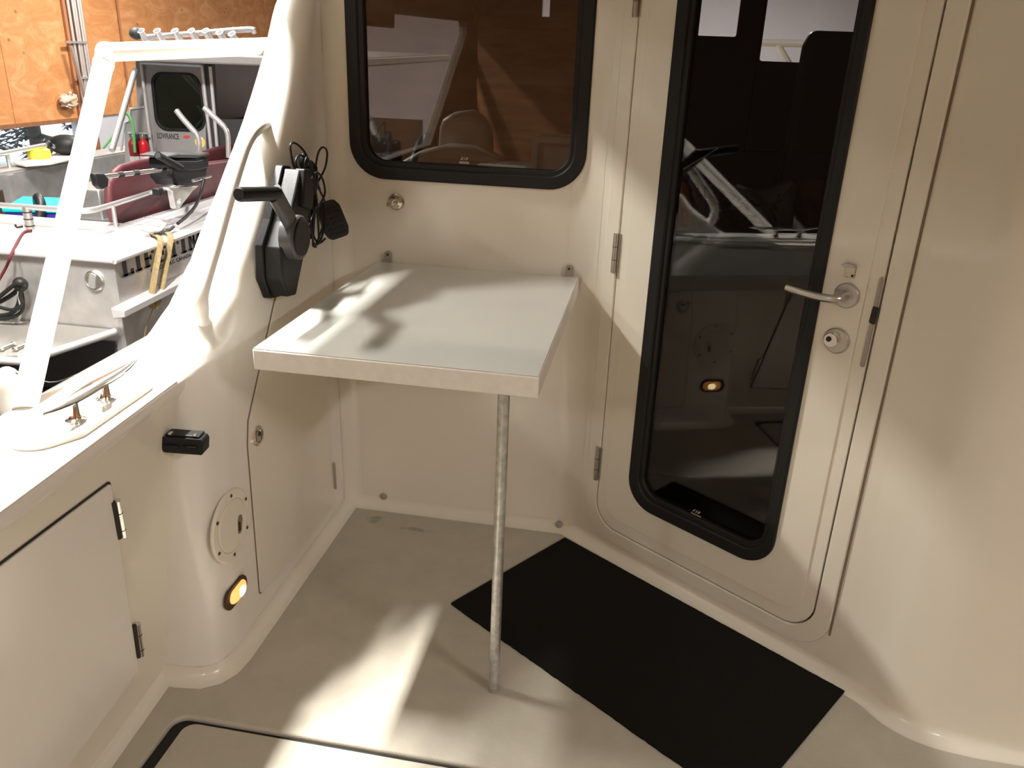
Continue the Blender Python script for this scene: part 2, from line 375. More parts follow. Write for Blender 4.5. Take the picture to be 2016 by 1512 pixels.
# door bulkhead
LEAF = (.092, .097, .836, 1.93)
wd = MB().plate(DW, [(-.05, -.04), (.96, -.04), (.96, TOP), (-.05, TOP)],
                [roundpoly([(.088, .093), (.840, .093), (.840, 1.934), (.088, 1.934)], .085, 8)], .035).build('wall_door', 'gelcoat')
struct(tag(wd, 'cream diagonal bulkhead that frames the cabin door', 'wall'))
# starboard bulkhead, rounded towards the door
lo_prof = [DW(.90, 0), DW(.94, 0), (.668, 1.762, 0), (.712, 1.705, 0), (.772, 1.668, 0), (.86, 1.652, 0), (1.0, 1.648, 0), (1.75, 1.64, 0)]
hi_prof = [DW(.872, 0), DW(.905, 0), (.632, 1.783, 0), (.676, 1.742, 0), (.735, 1.715, 0), (.82, 1.703, 0), (.97, 1.698, 0), (1.75, 1.69, 0)]
def right_profile(z):
    t = min(1.0, z/1.65); q = [V(a).lerp(V(b), t) for a, b in zip(lo_prof, hi_prof)]
    q = spline(q, 5); nrm = V((0, -1, 0))
    return [V((p.x, p.y, z)) for p in q]
rows = []
for k in range(6):                       # cove down to the sole
    a = PI/2*k/5; d = .037*(1-math.sin(a)); z = .037*(1-math.cos(a))
    pr_ = right_profile(0)
    out = []
    for i, p in enumerate(pr_):
        t = pr_[min(i+1, len(pr_)-1)]-pr_[max(i-1, 0)]; nn = V((t.y, -t.x, 0)).normalized()
        out.append(V((p.x, p.y, 0))+nn*d+V((0, 0, z)))
    rows.append(out)
rows += [right_profile(z) for z in (.12, .3, .6, .9, 1.2, 1.5, 1.8, TOP)]
wr = MB().grid(rows).build('wall_right', 'gelcoat', smooth=60)
sm = wr.modifiers.new('thickness', 'SOLIDIFY'); sm.thickness = .03; sm.offset = -1
struct(tag(wr, 'curved cream moulded wall to the right of the door', 'wall'))

# port side: pillar, locker side and swept cabin wing in one moulding
def sec(z, pts):
    q = spline([(a, b, 0) for a, b in pts]+[(-.96, min(pts[-1][1]+.05, YB+.02), 0)], 5)+[V((-.96, YB+.03, 0))]
    return [V((p.x, p.y, z)) for p in q]
wing = [(0.0, [(-1.26, 1.72), (-1.20, 1.54), (-1.14, 1.470), (-1.07, 1.461), (-1.012, 1.470), (-.974, 1.498), (-.96, 1.56)]),
        (.20, [(-1.26, 1.72), (-1.20, 1.55), (-1.13, 1.476), (-1.06, 1.466), (-1.008, 1.475), (-.973, 1.503), (-.96, 1.565)]),
        (.42, [(-1.26, 1.73), (-1.20, 1.57), (-1.12, 1.488), (-1.05, 1.474), (-1.003, 1.485), (-.972, 1.516), (-.96, 1.58)]),
        (.60, [(-1.26, 1.77), (-1.20, 1.60), (-1.10, 1.515), (-1.04, 1.489), (-.999, 1.501), (-.971, 1.540), (-.96, 1.605)]),
        (.72, [(-1.26, 1.82), (-1.195, 1.63), (-1.10, 1.535), (-1.03, 1.503), (-.994, 1.513), (-.969, 1.560), (-.96, 1.63)]),
        (.80, [(-1.262, 1.86), (-1.19, 1.64), (-1.10, 1.535), (-1.035, 1.512), (-.992, 1.530), (-.968, 1.595), (-.96, 1.67)]),
        (.822, [(-1.258, 1.885), (-1.187, 1.69), (-1.10, 1.585), (-1.035, 1.545), (-.990, 1.562), (-.967, 1.62), (-.96, 1.69)]),
        (.86, [(-1.248, 1.925), (-1.18, 1.765), (-1.098, 1.665), (-1.033, 1.620), (-.988, 1.636), (-.967, 1.69), (-.96, 1.755)]),
        (.95, [(-1.225, 1.985), (-1.155, 1.865), (-1.085, 1.785), (-1.025, 1.745), (-.985, 1.76), (-.966, 1.81), (-.96, 1.87)]),
        (1.12, [(-1.19, 2.095), (-1.125, 1.995), (-1.07, 1.935), (-1.02, 1.91), (-.985, 1.925), (-.966, 1.97), (-.96, 2.03)]),
        (1.30, [(-1.16, 2.222), (-1.105, 2.135), (-1.06, 2.085), (-1.018, 2.06), (-.985, 2.075), (-.966, 2.115), (-.96, 2.165)]),
        (1.49, [(-1.13, 2.325), (-1.085, 2.25), (-1.05, 2.205), (-1.015, 2.185), (-.985, 2.195), (-.966, 2.225), (-.96, 2.265)]),
        (1.63, [(-1.11, 2.40), (-1.075, 2.335), (-1.04, 2.29), (-1.01, 2.265), (-.985, 2.272), (-.966, 2.295), (-.96, 2.32)]),
        (TOP, [(-1.09, 2.60), (-1.06, 2.52), (-1.03, 2.46), (-1.0, 2.42), (-.985, 2.40), (-.968, 2.39), (-.96, 2.385)])]
wl = MB()
def cr(vals, t):
    a, b, c, d = vals; return .5*((2*b)+(c-a)*t+(2*a-5*b+4*c-d)*t*t+(3*b-a-3*c+d)*t**3)
rows = []
for i in range(len(wing)-1):
    g = [wing[max(i-1, 0)], wing[i], wing[i+1], wing[min(i+2, len(wing)-1)]]
    for k in range(5):
        t = k/5; z = lerp(wing[i][0], wing[i+1][0], t)
        pts = [tuple(cr([g[m][1][j][c] for m in range(4)], t) for c in (0, 1)) for j in range(7)]
        rows.append(sec(z, pts))
rows.append(sec(*wing[-1]))
# the outer skin of the wing, running forward
wl.grid(rows).grid([[r[0], r[0]+V((-.012, .03, 0)), r[0]+V((-.02, .12, 0)), V((r[0].x-.03, 2.72, r[0].z))] for r in rows if r[0].z > .79])
wl = wl.build('wall_left', 'gelcoat_white', smooth=60)
struct(tag(wl, 'white moulded pillar and swept cabin side left of the table', 'wall'))

# soft concave corners
def fillet(name, p, d1, d2, r, z0, z1, label):
    """vertical fillet in the corner p between walls leaving along d1 and d2"""
    p, d1, d2 = V((*p, 0)), V((*d1, 0)).normalized(), V((*d2, 0)).normalized()
    ang = d1.angle(d2); t = r/math.tan(ang/2); c = p+(d1+d2).normalized()*(r/math.sin(ang/2))
    a = p+d1*t-c; b = p+d2*t-c; rows = []
    for z in (z0, z1):
        rows.append([c+a.slerp(b, k/10).normalized()*(r-.0006)+V((0, 0, z)) for k in range(11)])
    return struct(tag(MB().grid(rows).build(name, 'gelcoat', smooth=60, fix=False), label, 'wall'))
fillet('trim_1', (XL, YB), (0, -1), (1, 0), .05, 0, TOP, 'rounded inside corner left of the table bulkhead')
fillet('trim_2', (-.1845, YB), (-1, 0), (DU.x, DU.y), .16, 0, TOP, 'rounded inside corner between table bulkhead and door')
# cove along the sole
def cove(name, pts, r, label):
    rows = []; N = len(pts)
    nr = [V(((pts[i+1]-pts[i]).y, -(pts[i+1]-pts[i]).x, 0)).normalized() for i in range(N-1)]
    for k in range(7):
        a = PI/2*k/6; d = r*(1-math.sin(a)); z = r*(1-math.cos(a)); row = []
        for i, p in enumerate(pts):
            if i == 0: m = nr[0]
            elif i == N-1: m = nr[-1]
            else: m = (nr[i-1]+nr[i]); m = m/(m.length_squared/2)
            row.append(p+m*(d+.0006)+V((0, 0, z+.0005)))
        rows.append(row)
    return struct(tag(MB().grid(rows).build(name, 'gelcoat', smooth=50, fix=False), label, 'trim'))

# bulwark (inner face of the port side) and gunwale
A0 = V((-1.112, 1.466, 0)); BU0 = V((-.994, 1.508, .81)); BU1 = V((-.960, .945, .81))
bn = (BU0-A0).cross(BU1-A0).normalized()
if bn.x < 0: bn = -bn
bu = V((-bn.y, bn.x, 0)).normalized(); BWL = Fr(A0, bu, bn.cross(bu), bn)
def bl(p): q = p-A0; return (q.dot(BWL.u), q.dot(BWL.v))
def onb(x, y): return bl(atP(x, y, A0, bn))
tb = bl(BU0)[1]
bw = MB().plate(BWL, [(-2.1, -.03), (.03, -.03), (.03, tb-.004), (-2.1, tb-.004)], [], .03).build('wall_bulwark', 'gelcoat')
struct(tag(bw, 'cream inner face of the port side below the gunwale', 'wall'))
p_ = BWL(-2.1, 0)
cove('baseboard_back', [V((p_.x, p_.y, 0)), V((-1.114, 1.461, 0)), V((-1.06, 1.461, 0)), V((-1.01, 1.468, 0)), V((-.982, 1.486, 0)), V((-.966, 1.515, 0)), V((XL, 1.56, 0)), V((XL, YB, 0)), V((-.1845, YB, 0)), DW(.965, 0)],
     .036, 'moulded cream cove where the walls meet the floor')
ZG = .81
def xin(y): return lerp(BU1.x, BU0.x, (y-BU1.y)/(BU0.y-BU1.y))
rows = []
for y in [-.7, 0, .6, 1.0, 1.3, 1.5, 1.7, 1.95, 2.4, 3.6]:
    xi = xin(min(y, 1.52)); xo = -1.236-.018*(y-1.27); xo = max(xo, -1.29)
    rows.append([(xi-.012, y, ZG-.05), (xi+.001, y, ZG-.03), (xi+.002, y, ZG-.012), (xi-.004, y, ZG-.003), (xi-.014, y, ZG), (lerp(xi, xo, .5), y, ZG+.004), (xo+.03, y, ZG), (xo+.008, y, ZG-.008),
                 (xo-.005, y, ZG-.03), (xo-.02, y, ZG-.1), (xo-.03, y, .3), (xo+.05, y, -.3), (xo+.4, y, -.8)])
gw = MB().grid([[V(p) for p in r] for r in rows]).build('wall_gunwale', 'gelcoat_white', smooth=50)
struct(tag(gw, 'bright white gunwale top and outer hull side', 'gunwale'))
# pad under the cleat
pad = roundpoly([(-1.05, 1.10), (-1.0, 1.20), (-1.012, 1.45), (-1.14, 1.53), (-1.15, 1.16)], [.05, .03, .05, .05, .05])
padm = MB().plate(Fr((0, 0, ZG+.010), (1, 0, 0), (0, 1, 0)), pad, [], .02).build('cleat_pad', 'gelcoat_white', gw, bevel=.004)

# hardtop over the cockpit (above the frame)
rf = MB().plate(Fr((0, 0, TOP), (1, 0, 0), (0, 1, 0)), roundpoly([(-1.25, -.9), (1.45, -.9), (1.45, 2.75), (-1.25, 2.75)], .12), [], -.07)
struct(tag(rf.build('ceiling', 'gelcoat'), 'cream hardtop over the cockpit', 'ceiling'))

# ------------------------------------------------------------------ window over the table
wn = thing('window_1', (-.553, YB, 1.138), 'fixed tinted window with wide black rubber frame over the table', 'window', kind='structure')
MB().plate(BW, rrect(*WIN, .105, 10), [rrect(-.868, 1.176, -.237, 1.88, .07, 10)], .030, .012).build('window_frame', 'black_rubber', wn, bevel=.005)
MB().plate(BW, rrect(-.872, 1.172, -.233, 1.884, .072, 10), [rrect(-.852, 1.191, -.249, 1.86, .055, 10)], .030, .006).build('inner_seal', 'black_rubber', wn, bevel=.003)
MB().plate(BW, rrect(-.86, 1.183, -.241, 1.868, .06, 8), [], .006, -.008).build('glass_pane', 'glass_tinted', wn)
def sticker(fr, a, b, w, par):
    m = MB()
    m.plate(fr, rrect(a-w*.5, b-w*.34, a+w*.5, b-w*.12, .001, 2), [], .0006)
    m.plate(fr, [(a-w*.42, b), (a-w*.25, b+w*.02), (a-w*.1, b+w*.28), (a-w*.2, b+w*.28)], [], .0006)
    m.plate(fr, [(a-w*.1, b), (a, b), (a+w*.14, b+w*.28), (a+w*.04, b+w*.28)], [], .0006)
    m.plate(fr, [(a+w*.1, b), (a+w*.24, b), (a+w*.3, b+w*.12), (a+w*.42, b+w*.2), (a+w*.3, b+w*.3), (a+w*.2, b+w*.2)], [], .0006)
    return m.build('maker_sticker', 'screw_grey', par)
q = atY(913, 316, YB); sticker(Fr((0, YB+.006, 0), (1, 0, 0), (0, 0, 1)), q.x, q.z, .030, wn)

# ------------------------------------------------------------------ cabin door
dr = thing('door_1', DW(.464, .097), 'cream cabin door with tall black-framed tinted glass', 'door', kind='structure')
MB().plate(DW, roundpoly([(.040, .048), (.886, .048), (.886, 1.98), (.040, 1.98)], [.11, .11, .1, .1], 8),
           [roundpoly([(.088, .093), (.840, .093), (.840, 1.934), (.088, 1.934)], .085, 8)], .012, .007).build('door_frame', 'gelcoat', dr, bevel=.004, seg=3)
lf = MB().plate(DW, roundpoly([(LEAF[0], LEAF[1]), (LEAF[2], LEAF[1]), (LEAF[2], LEAF[3]), (LEAF[0], LEAF[3])], .082, 8),
                [rrect(.235, .247, .681, 1.83, .075, 8)], .035, .006).build('door_leaf', 'gelcoat', dr, bevel=.004, seg=3)
MB().plate(DW, roundpoly([(.125, .14), (.803, .14), (.803, 1.90), (.125, 1.90)], .06, 8), [rrect(.235, .247, .681, 1.83, .075, 8)], .006, .010).build('raised_panel', 'gelcoat', lf, bevel=.003, seg=3)
MB().plate(DW, rrect(.213, .225, .703, 1.85, .095, 10), [rrect(.250, .266, .677, 1.815, .065, 10)], .03, .020).build('glass_seal', 'black_rubber', dr, bevel=.005)
MB().plate(DW, rrect(.247, .262, .681, 1.818, .065, 10), [rrect(.263, .282, .666, 1.80, .055, 10)], .03, .013).build('inner_seal', 'black_rubber', dr, bevel=.003)
MB().plate(DW, rrect(.255, .272, .674, 1.81, .06, 8), [], .006, .002).build('glass_pane', 'glass_tinted', dr)
sticker(Fr(DW(0, 0, .0035), DU, (0, 0, 1)), .452, .290, .034, dr)
for zc in (1.655, .983, .305):
    h = MB().tube([DW(.0835, zc-.057, .014), DW(.0835, zc+.057, .014)], .0068, 12).build('hinge', 'satin_steel', dr)
    MB().box(DW(.0835, zc, .008), (.026, .112, .003), DW).build('hinge_plate', 'satin_steel', h)
    for dz in (-.019, .019):
        MB().tube([DW(.0835, zc+dz-.0008, .014), DW(.0835, zc+dz+.0008, .014)], .0072, 12).build('knuckle_gap', 'dark_gap', h)
hd = MB().lathe([(.0295, .008), (.0295, .016), (.027, .0185), (.018, .0195), (.015, .019), (0.001, .019)], DW, 28, .763, 1.014).build('handle_rosette', 'satin_steel', dr)
hp = [DW(.763, 1.014, .012), DW(.762, 1.013, .045), DW(.757, 1.012, .056), DW(.745, 1.011, .061), DW(.715, 1.010, .063), DW(.68, 1.012, .066), DW(.642, 1.016, .069)]
hp = spline(hp, 5)
MB().tube(hp, [.0095]*len(hp), 14).build('lever_handle', 'satin_steel', dr, smooth=50)
lk = MB().lathe([(.031, .008), (.031, .015), (.028, .018), (.0005, .018)], DW, 28, .760, .904).build('lock_rosette', 'satin_steel', dr)
MB().lathe([(.018, .017), (.018, .027), (.016, .029), (.0005, .029)], DW, 22, .752, .906).build('lock_cylinder', 'chrome', lk)
MB().lathe([(.0065, .028), (.0065, .0305), (.0005, .0305)], DW, 14, .748, .908).build('keyhole', 'dark_gap', lk)
lt = MB().box(DW(.760, 1.069, .010), (.024, .027, .006), DW).build('latch_plate', 'brass', dr, bevel=.001)
MB().prism([DW(.739, 1.083, .012), DW(.751, 1.089, .012), DW(.772, 1.087, .012), DW(.772, 1.081, .012), DW(.748, 1.079, .012)], DW.n*.012).build('latch_hook', 'satin_steel', lt, bevel=.001)
MB().lathe([(.003, .012), (.003, .014), (.0003, .0142)], DW, 10, .767, 1.061).build('screw', 'dark_gap', lt)
sp = MB().plate(DW, roundpoly([(.824, .858), (.834, .857), (.835, 1.07), (.827, 1.072)], .004, 3), [], .004, .0115).build('lock_faceplate', 'screw_grey', dr)
MB().plate(DW, roundpoly([(.824, .965), (.838, .962), (.839, 1.003), (.826, 1.004)], .003, 3), [], .004, .0130).build('latch_bolt', 'dark_gap', sp)
# dark strip drawn for the groove beside the frame
MB().plate(DW, [(.8865, .12), (.8905, .12), (.8905, 1.98), (.8865, 1.98)], [], .003, .0035).build('groove_line', 'seam', dr)

# ------------------------------------------------------------------ locker door under the table
ld = thing('door_2', (XL, 1.97, .08), 'cream locker door in the side wall under the table', 'door', kind='structure')
lpts = [(1.700, .100), (2.238, .078), (2.207, .93), (2.19, 1.0), (2.03, 1.0), (1.931, .884), (1.728, .612), (1.713, .55)]
def grow(pts, d):
    out = []; N = len(pts)
    for i in range(N):
        p = V((*pts[i], 0)); a = (p-V((*pts[i-1], 0))).normalized(); b = (V((*pts[(i+1) % N], 0))-p).normalized()
        na = V((a.y, -a.x, 0)); nb = V((b.y, -b.x, 0)); m = na+nb; m = m/(m.length_squared/2)
        out.append((p.x+m.x*d, p.y+m.y*d))
    return out
MB().plate(LW, roundpoly(grow(lpts, .0035), .012, 4), [], .012, .0022).build('door_gap_shade', 'seam', ld)  # dark plate behind the panel paints in the shaded gap round the door
lpn = MB().plate(LW, roundpoly(lpts, .010, 4), [], .016, .0055).build('door_panel', 'gelcoat', ld, bevel=.002)
la = MB().lathe([(.027, .004), (.027, .011), (.024, .0135), (.020, .0125), (.0195, .009), (.0005, .009)], LW, 28, 1.755, .558).build('flush_latch', 'chrome', lpn)
MB().plate(LW, roundpoly([(1.744, .545), (1.762, .542), (1.766, .562), (1.757, .574), (1.746, .570)], .004, 3), [], .003, .0125).build('latch_tongue', 'satin_steel', la, bevel=.001)
MB().lathe([(.007, .0105), (.007, .0135), (.0005, .0135)], LW, 14, 1.758, .563).build('keyhole', 'dark_gap', la)
for zc in (.182,):
    MB().tube([LW(2.240, zc-.048, .008), LW(2.238, zc+.048, .008)], .0055, 10).build('hinge', 'satin_steel', ld)

# ------------------------------------------------------------------ hatch door in the bulwark
hb = thing('door_3', BWL(-.35, .1), 'cream rectangular locker door in the port bulwark, hinged at right', 'door', kind='structure')
TR, BR, LT, LB = onb(213, 951), onb(269, 1320), onb(0, 1111), onb(126, 1512)
def ext(a, b, u): t = (u-a[0])/(b[0]-a[0]); return (u, a[1]+(b[1]-a[1])*t)
hpts = [ext(BR, LB, -.95), BR, TR, ext(TR, LT, -.95)]
MB().plate(BWL, roundpoly(grow(hpts, .0045), .010, 3), [], .012, .0022).build('door_gap_shade', 'dark_gap', hb)  # stands in for an open gap, its shade put into the dark colour
MB().plate(BWL, roundpoly(hpts, .008, 4), [], .016, .0055).build('door_panel', 'gelcoat_white', hb, bevel=.002)
for (t0, t1) in (((219, 985), (232, 1056)), ((261, 1228), (270, 1290))):
    a, b = onb(*t0), onb(*t1)
    h = MB().tube([BWL(a[0]+.004, a[1], .010), BWL(b[0]+.004, b[1], .010)], .0062, 12).build('hinge', 'chrome', hb)
    for t in (.33, .8):
        p = BWL(lerp(a[0], b[0], t)+.004, lerp(a[1], b[1], t), .010); d = (BWL(b[0], b[1])-BWL(a[0], a[1])).normalized()
        MB().tube([p-d*.0008, p+d*.0008], .0067, 12).build('knuckle_gap', 'dark_gap', h)
    MB().tube([BWL(a[0]-.004, a[1], .006), BWL(b[0]-.004, b[1], .006)], .005, 8).build('hinge_leaf', 'dark_gap', h)

# ------------------------------------------------------------------ round inspection plate and courtesy light
rc = thing('inspection_plate', LW(1.592, .386), 'round white inspection plate with six screws in the pillar side', 'hatch')
MB().lathe([(.094, .0), (.094, .004), (.090, .007), (.070, .008), (.0685, .005), (.001, .005)], LW, 40, 1.592, .386).build('ring', 'gelcoat', rc)
MB().lathe([(.0675, .004), (.0675, .0075), (.065, .009), (.001, .009)], LW, 40, 1.592, .386).build('lid', 'gelcoat', rc, smooth=30)
for k in range(6):
    a = math.radians(25+60*k)
    MB().lathe([(.0045, .006), (.0045, .009), (.0005, .0095)], LW, 10, 1.592+.081*math.cos(a), .386+.081*math.sin(a)).build('screw', 'bezel_brown', rc)
kh = MB().plate(LW, roundpoly([(1.608, .350), (1.625, .347), (1.629, .365), (1.637, .377), (1.634, .394), (1.620, .399), (1.612, .388)], .006, 4), [], .003, .0105).build('key_recess', 'satin_steel', rc, bevel=.001)
MB().plate(LW, roundpoly([(1.612, .356), (1.622, .354), (1.624, .380), (1.615, .382)], .004, 3), [], .002, .0115).build('key_slot', 'dark_gap', kh)

cl = thing('courtesy_light', LW(1.578, .165), 'small glowing amber courtesy light low on the pillar', 'lamp')
def stad(cy, cz, l, r, n=10):
    return [(cy+l*(1 if math.cos(a) > 0 else -1)+r*math.cos(a), cz+r*math.sin(a)) for a in [-PI/2+PI*k/n for k in range(n+1)]+[PI/2+PI*k/n for k in range(n+1)]]
cz_ = .194
MB().plate(LW, stad(1.578, cz_, .026, .030), [], .006, .007).build('bezel', 'bezel_brown', cl, bevel=.003)
rows = []
for k, (sc, h) in enumerate(((1, .006), (.95, .011), (.75, .016), (.45, .019), (.1, .020))):
    rows.append([LW(1.582+(p[0]-1.582)*sc, cz_+(p[1]-cz_)*sc, h) for p in stad(1.582, cz_, .020, .0205)])
MB().grid(rows, True).build('lens', 'lens', cl, smooth=60)
MB().ball(LW(1.586, cz_+.001, .0175), (.004, .019, .014)).build('bulb', 'lens_bulb', cl)

# ------------------------------------------------------------------ drain plugs, bulkhead knob
for (px, py, nm) in ((755, 978, 'grey round plug low on the bulkhead, the left one'), (1101, 1033, 'grey round plug low on the bulkhead, beside the mat corner')):
    q = atY(px, py, YB-.004)
    z = max(q.z, .022)
    o = MB().lathe([(.0125, -.002), (.0125, .004), (.010, .0055), (.0005, .0058)], BW, 20, q.x, z).build('wall_plug', 'grey_cap')
    if q.z < .03: o.location.y -= .012
    tag(o, nm, 'plug')
q = atY(781, 397, YB)
kb = thing('hook_knob', (q.x, YB, q.z-.03), 'small shiny metal hook knob on the bulkhead under the window', 'knob')
MB().lathe([(.025, -.002), (.025, .006), (.021, .010), (.012, .012), (.0005, .012)], BW, 24, q.x, q.z).build('rosette', 'brass', kb)
MB().ball((q.x-.006, YB-.024, q.z), (.013, .013, .012)).build('knob_head', 'chrome', kb)
hk = spline([BW(q.x-.022, q.z-.010, .016), BW(q.x-.014, q.z-.002, .036), BW(q.x+.002, q.z+.006, .040), BW(q.x+.014, q.z+.013, .028), BW(q.x+.016, q.z+.004, .012)], 5)
MB().tube(hk, .0055, 10).build('twisted_bail', 'brass', kb)

# ------------------------------------------------------------------ table
tb_ = thing('folding_table', (-.513, 1.957, 0), 'white laminate table hung on the bulkhead with one steel leg', 'table')
MB().box((-.513, 1.9575, .859), (.634, .833, .048)).build('table_body', 'table_edge', tb_, bevel=.003)
MB().box((-.513, 1.9575, .884), (.630, .829, .003)).build('table_top', 'table_laminate', tb_, bevel=.001)
lg = MB().tube([(-.277, 1.588, .0), (-.277, 1.588, .837)], .0132, 18).build('leg', 'galvanised', tb_)
MB().lathe([(.0138, .0), (.0138, .012), (.0132, .014)], Fr((-.277, 1.588, 0), (1, 0, 0), (0, 1, 0)), 18).build('leg_cap', 'grey_cap', lg)
for px, py in ((764, 505), (1120, 539)):
    q = atY(px, py, YB-.01)
    b = MB().prism([BW(q.x+a, z, .003) for a, z in roundpoly([(-.010, .88), (.010, .88), (.010, .921), (-.010, .921)], [0, 0, .0095, .0095], 5)], BW.n*.010).build('wall_bracket', 'screw_grey', tb_, bevel=.001)
    MB().lathe([(.0035, .013), (.0035, .0155), (.0005, .0158)], BW, 10, q.x, .910).build('screw', 'dark_gap', b)

# ------------------------------------------------------------------ floor mat
a, b, c = atZ(1112, 1058, .006), atZ(888, 1187, .006), atZ(1663, 1360, .006)
d = b+(c-a)
m = MB(); u = (c-a); v = (b-a); N = 90; M = 40
edge = []
for k in range(N): edge.append(a+u*(k/N)-v.normalized()*(.0012*random.random()))
for k in range(M): edge.append(c+v*(k/M))
for k in range(N): edge.append(d-u*(k/N)+v.normalized()*(.0022*random.random()))
for k in range(M): edge.append(b-v*(k/M))
m.prism([V((p.x, p.y, .0007)) for p in edge], (0, 0, .0055))
tag(m.build('door_mat', 'mat_rubber'), 'black rubber mat lying in front of the cabin door', 'mat')

# ------------------------------------------------------------------ cleat
ct = thing('mooring_cleat', (-1.055, 1.315, ZG+.01), 'polished steel mooring cleat on two posts on the gunwale', 'cleat')
zc = ZG+.046
barp = [( -1.05, 1.168+.028*k) for k in range(11)]
P_ = []; R_ = []
for k in range(17):
    t = k/16*2-1; P_.append(V((-1.052-.004*t, 1.318+.148*t, zc+.006*(1-abs(t))+.010*abs(t)**3)))
    wdt = .017*(1-abs(t)**2.2)+.0025; R_.append((.0065*(1-.55*abs(t)**2), wdt))
MB().tube(P_, R_, 14, flat=(0, 0, 1)).build('cleat_bar', 'chrome', ct, smooth=50)
for px, py in ((168, 828), (223, 786)):
    q = atZ(px, py, ZG+.012); q.x = -1.048 if py > 800 else -1.056
    f_ = Fr((q.x, q.y, ZG+.009), (1, 0, 0), (0, 1, 0))
    ps = MB().lathe([(.019, 0), (.019, .004), (.013, .008), (.0105, .014), (.0105, .037), (.009, .039)], f_, 20).build('cleat_post', 'chrome', ct)
    for dx in (-1, 1):
        MB().lathe([(.0035, .005), (.0035, .0075), (.0005, .008)], Fr((q.x+.014*dx, q.y, ZG+.009), (1, 0, 0), (0, 1, 0)), 8).build('screw', 'satin_steel', ps)

# ------------------------------------------------------------------ handrail on the wing
hr = thing('grab_handle', (-1.02, 1.68, .84), 'white curved grab handle on the swept cabin side', 'handle')
hpix = [((410, 652), -1.018), ((401, 632), -1.012), ((396, 605), -1.006), ((397, 574), -1.005), ((410, 525), -1.005), ((424, 478), -1.005), ((452, 378), -1.005), ((472, 312), -1.006), ((484, 280), -1.008), ((500, 257), -1.012), ((522, 246), -1.02), ((540, 252), -1.028)]
hpth = [atX(*p, x) for p, x in hpix]
hpth[0] += V((0, .05, -.005)); hpth[-1] += V((0, .06, 0))
hp = spline(hpth, 5)
MB().tube(hp, .0175, 16).build('rail', 'paint_white', hr, smooth=60)
for p, t in ((hpth[0], hpth[1]), (hpth[-1], hpth[-2])):
    pass

# ------------------------------------------------------------------ side frame tubes
sf = thing('side_rail_frame', (-1.2, 1.3, ZG), 'thick white tube frame rising from the gunwale to the cabin side', 'rail')
cn = V((-1.43, 2.04, 1.466))
base = atZ(47, 806, ZG-.005)
MB().tube([base, base.lerp(cn, .5), cn], .0245, 20).build('upright_tube', 'paint_white', sf)
endp = atX(560, 90, -1.09); MB().tube([cn, endp], .0235, 20).build('top_tube', 'paint_white', sf)
MB().ball(cn, .0265, 18, 12).build('corner_joint', 'paint_white', sf, smooth=80)
dd = (cn-base).normalized()
MB().tube([cn-dd*.048, cn-dd*.040], .0262, 20).build('weld_collar', 'paint_white', sf)

# ------------------------------------------------------------------ black socket cap on the pillar
sk = thing('socket_cap', (-.97, 1.45, .65), 'small black plastic socket plug on the front of the pillar', 'socket')
f_ = Fr((-.968, 1.455, .676), (1, .12, -.02), (0, 0, 1))
MB().plate(f_, roundpoly([(-.044, -.018), (.046, -.018), (.050, .012), (.046, .020), (-.040, .020), (-.046, .010)], .006, 3), [], .034, .010).build('cap_body', 'black_plastic', sk, bevel=.004)
MB().box(f_(-.055, .008, -.005), (.026, .018, .03), f_).build('hinge_tab', 'black_plastic', sk, bevel=.003)
MB().box(f_(.003, .022, -.01), (.075, .006, .03), f_).build('cap_lip', 'black_plastic', sk, bevel=.002)
for a in (-.025, .03): MB().box(f_(a, .0255, .0), (.008, .004, .012), f_).build('clip', 'chrome', sk, bevel=.001)
for a in (-.02, .02): MB().box(f_(a, .001, .0135), (.03, .004, .003), f_).build('rib', 'black_plastic', sk)

# ------------------------------------------------------------------ throttle control
th = thing('throttle_control', (XL, 1.93, .89), 'black side-mount engine throttle with lever and round hub', 'throttle')
bp = [(1.868, .905), (1.915, .897), (1.972, .978), (2.022, 1.058), (2.034, 1.145), (2.024, 1.203), (1.99, 1.208), (1.902, 1.09), (1.848, 1.035), (1.842, .955)]
MB().prism([LW(a, b, 0) for a, b in roundpoly(grow(bp, .008), .012, 3)], LW.n*.022).build('mounting_flange', 'black_plastic', th, bevel=.003)
MB().prism([LW(a, b, .018) for a, b in roundpoly(bp, .010, 3)], LW.n*.050).build('housing', 'black_plastic', th, bevel=.006, seg=3)
up_ = [(1.965, 1.12), (2.02, 1.10), (2.036, 1.15), (2.026, 1.205), (1.99, 1.21)]
MB().prism([LW(a, b, .05) for a, b in roundpoly(up_, .006, 3)], LW.n*.030).build('upper_cover', 'black_plastic', th, bevel=.004)
HC = (1.905, 1.052)
MB().lathe([(.056, .06), (.056, .092), (.052, .096), (.001, .096)], LW, 36, *HC).build('hub_ring', 'grey_plastic', th)
MB().lathe([(.045, .095), (.045, .099), (.043, .101), (.001, .101)], LW, 36, *HC).build('hub_cap', 'black_plastic', th)
g1 = atX(541, 381, XL+.088); g2 = atX(470, 383, XL+.075)
arm0 = LW(HC[0]-.01, HC[1]+.03, .078)
MB().tube(spline([LW(HC[0], HC[1], .078), arm0, arm0.lerp(g1, .55), g1], 4), [(.026, .013)]*13, 14, flat=(0, -.6, -.6)).build('lever_arm', 'grey_plastic', th, smooth=50)
gd = (g1-g2).normalized()
MB().tube([g2-gd*.001, g2+gd*.004, g1, g1+gd*.012, g1+gd*.018], [.013, .0165, .0165, .015, .009], 18).build('grip', 'black_plastic', th, smooth=40)
for k in range(3): MB().box(LW(1.925+.004*k, .93+.012*k, .0685), (.004, .008, .001), LW).build('moulded_mark', 'grey_plastic', th)

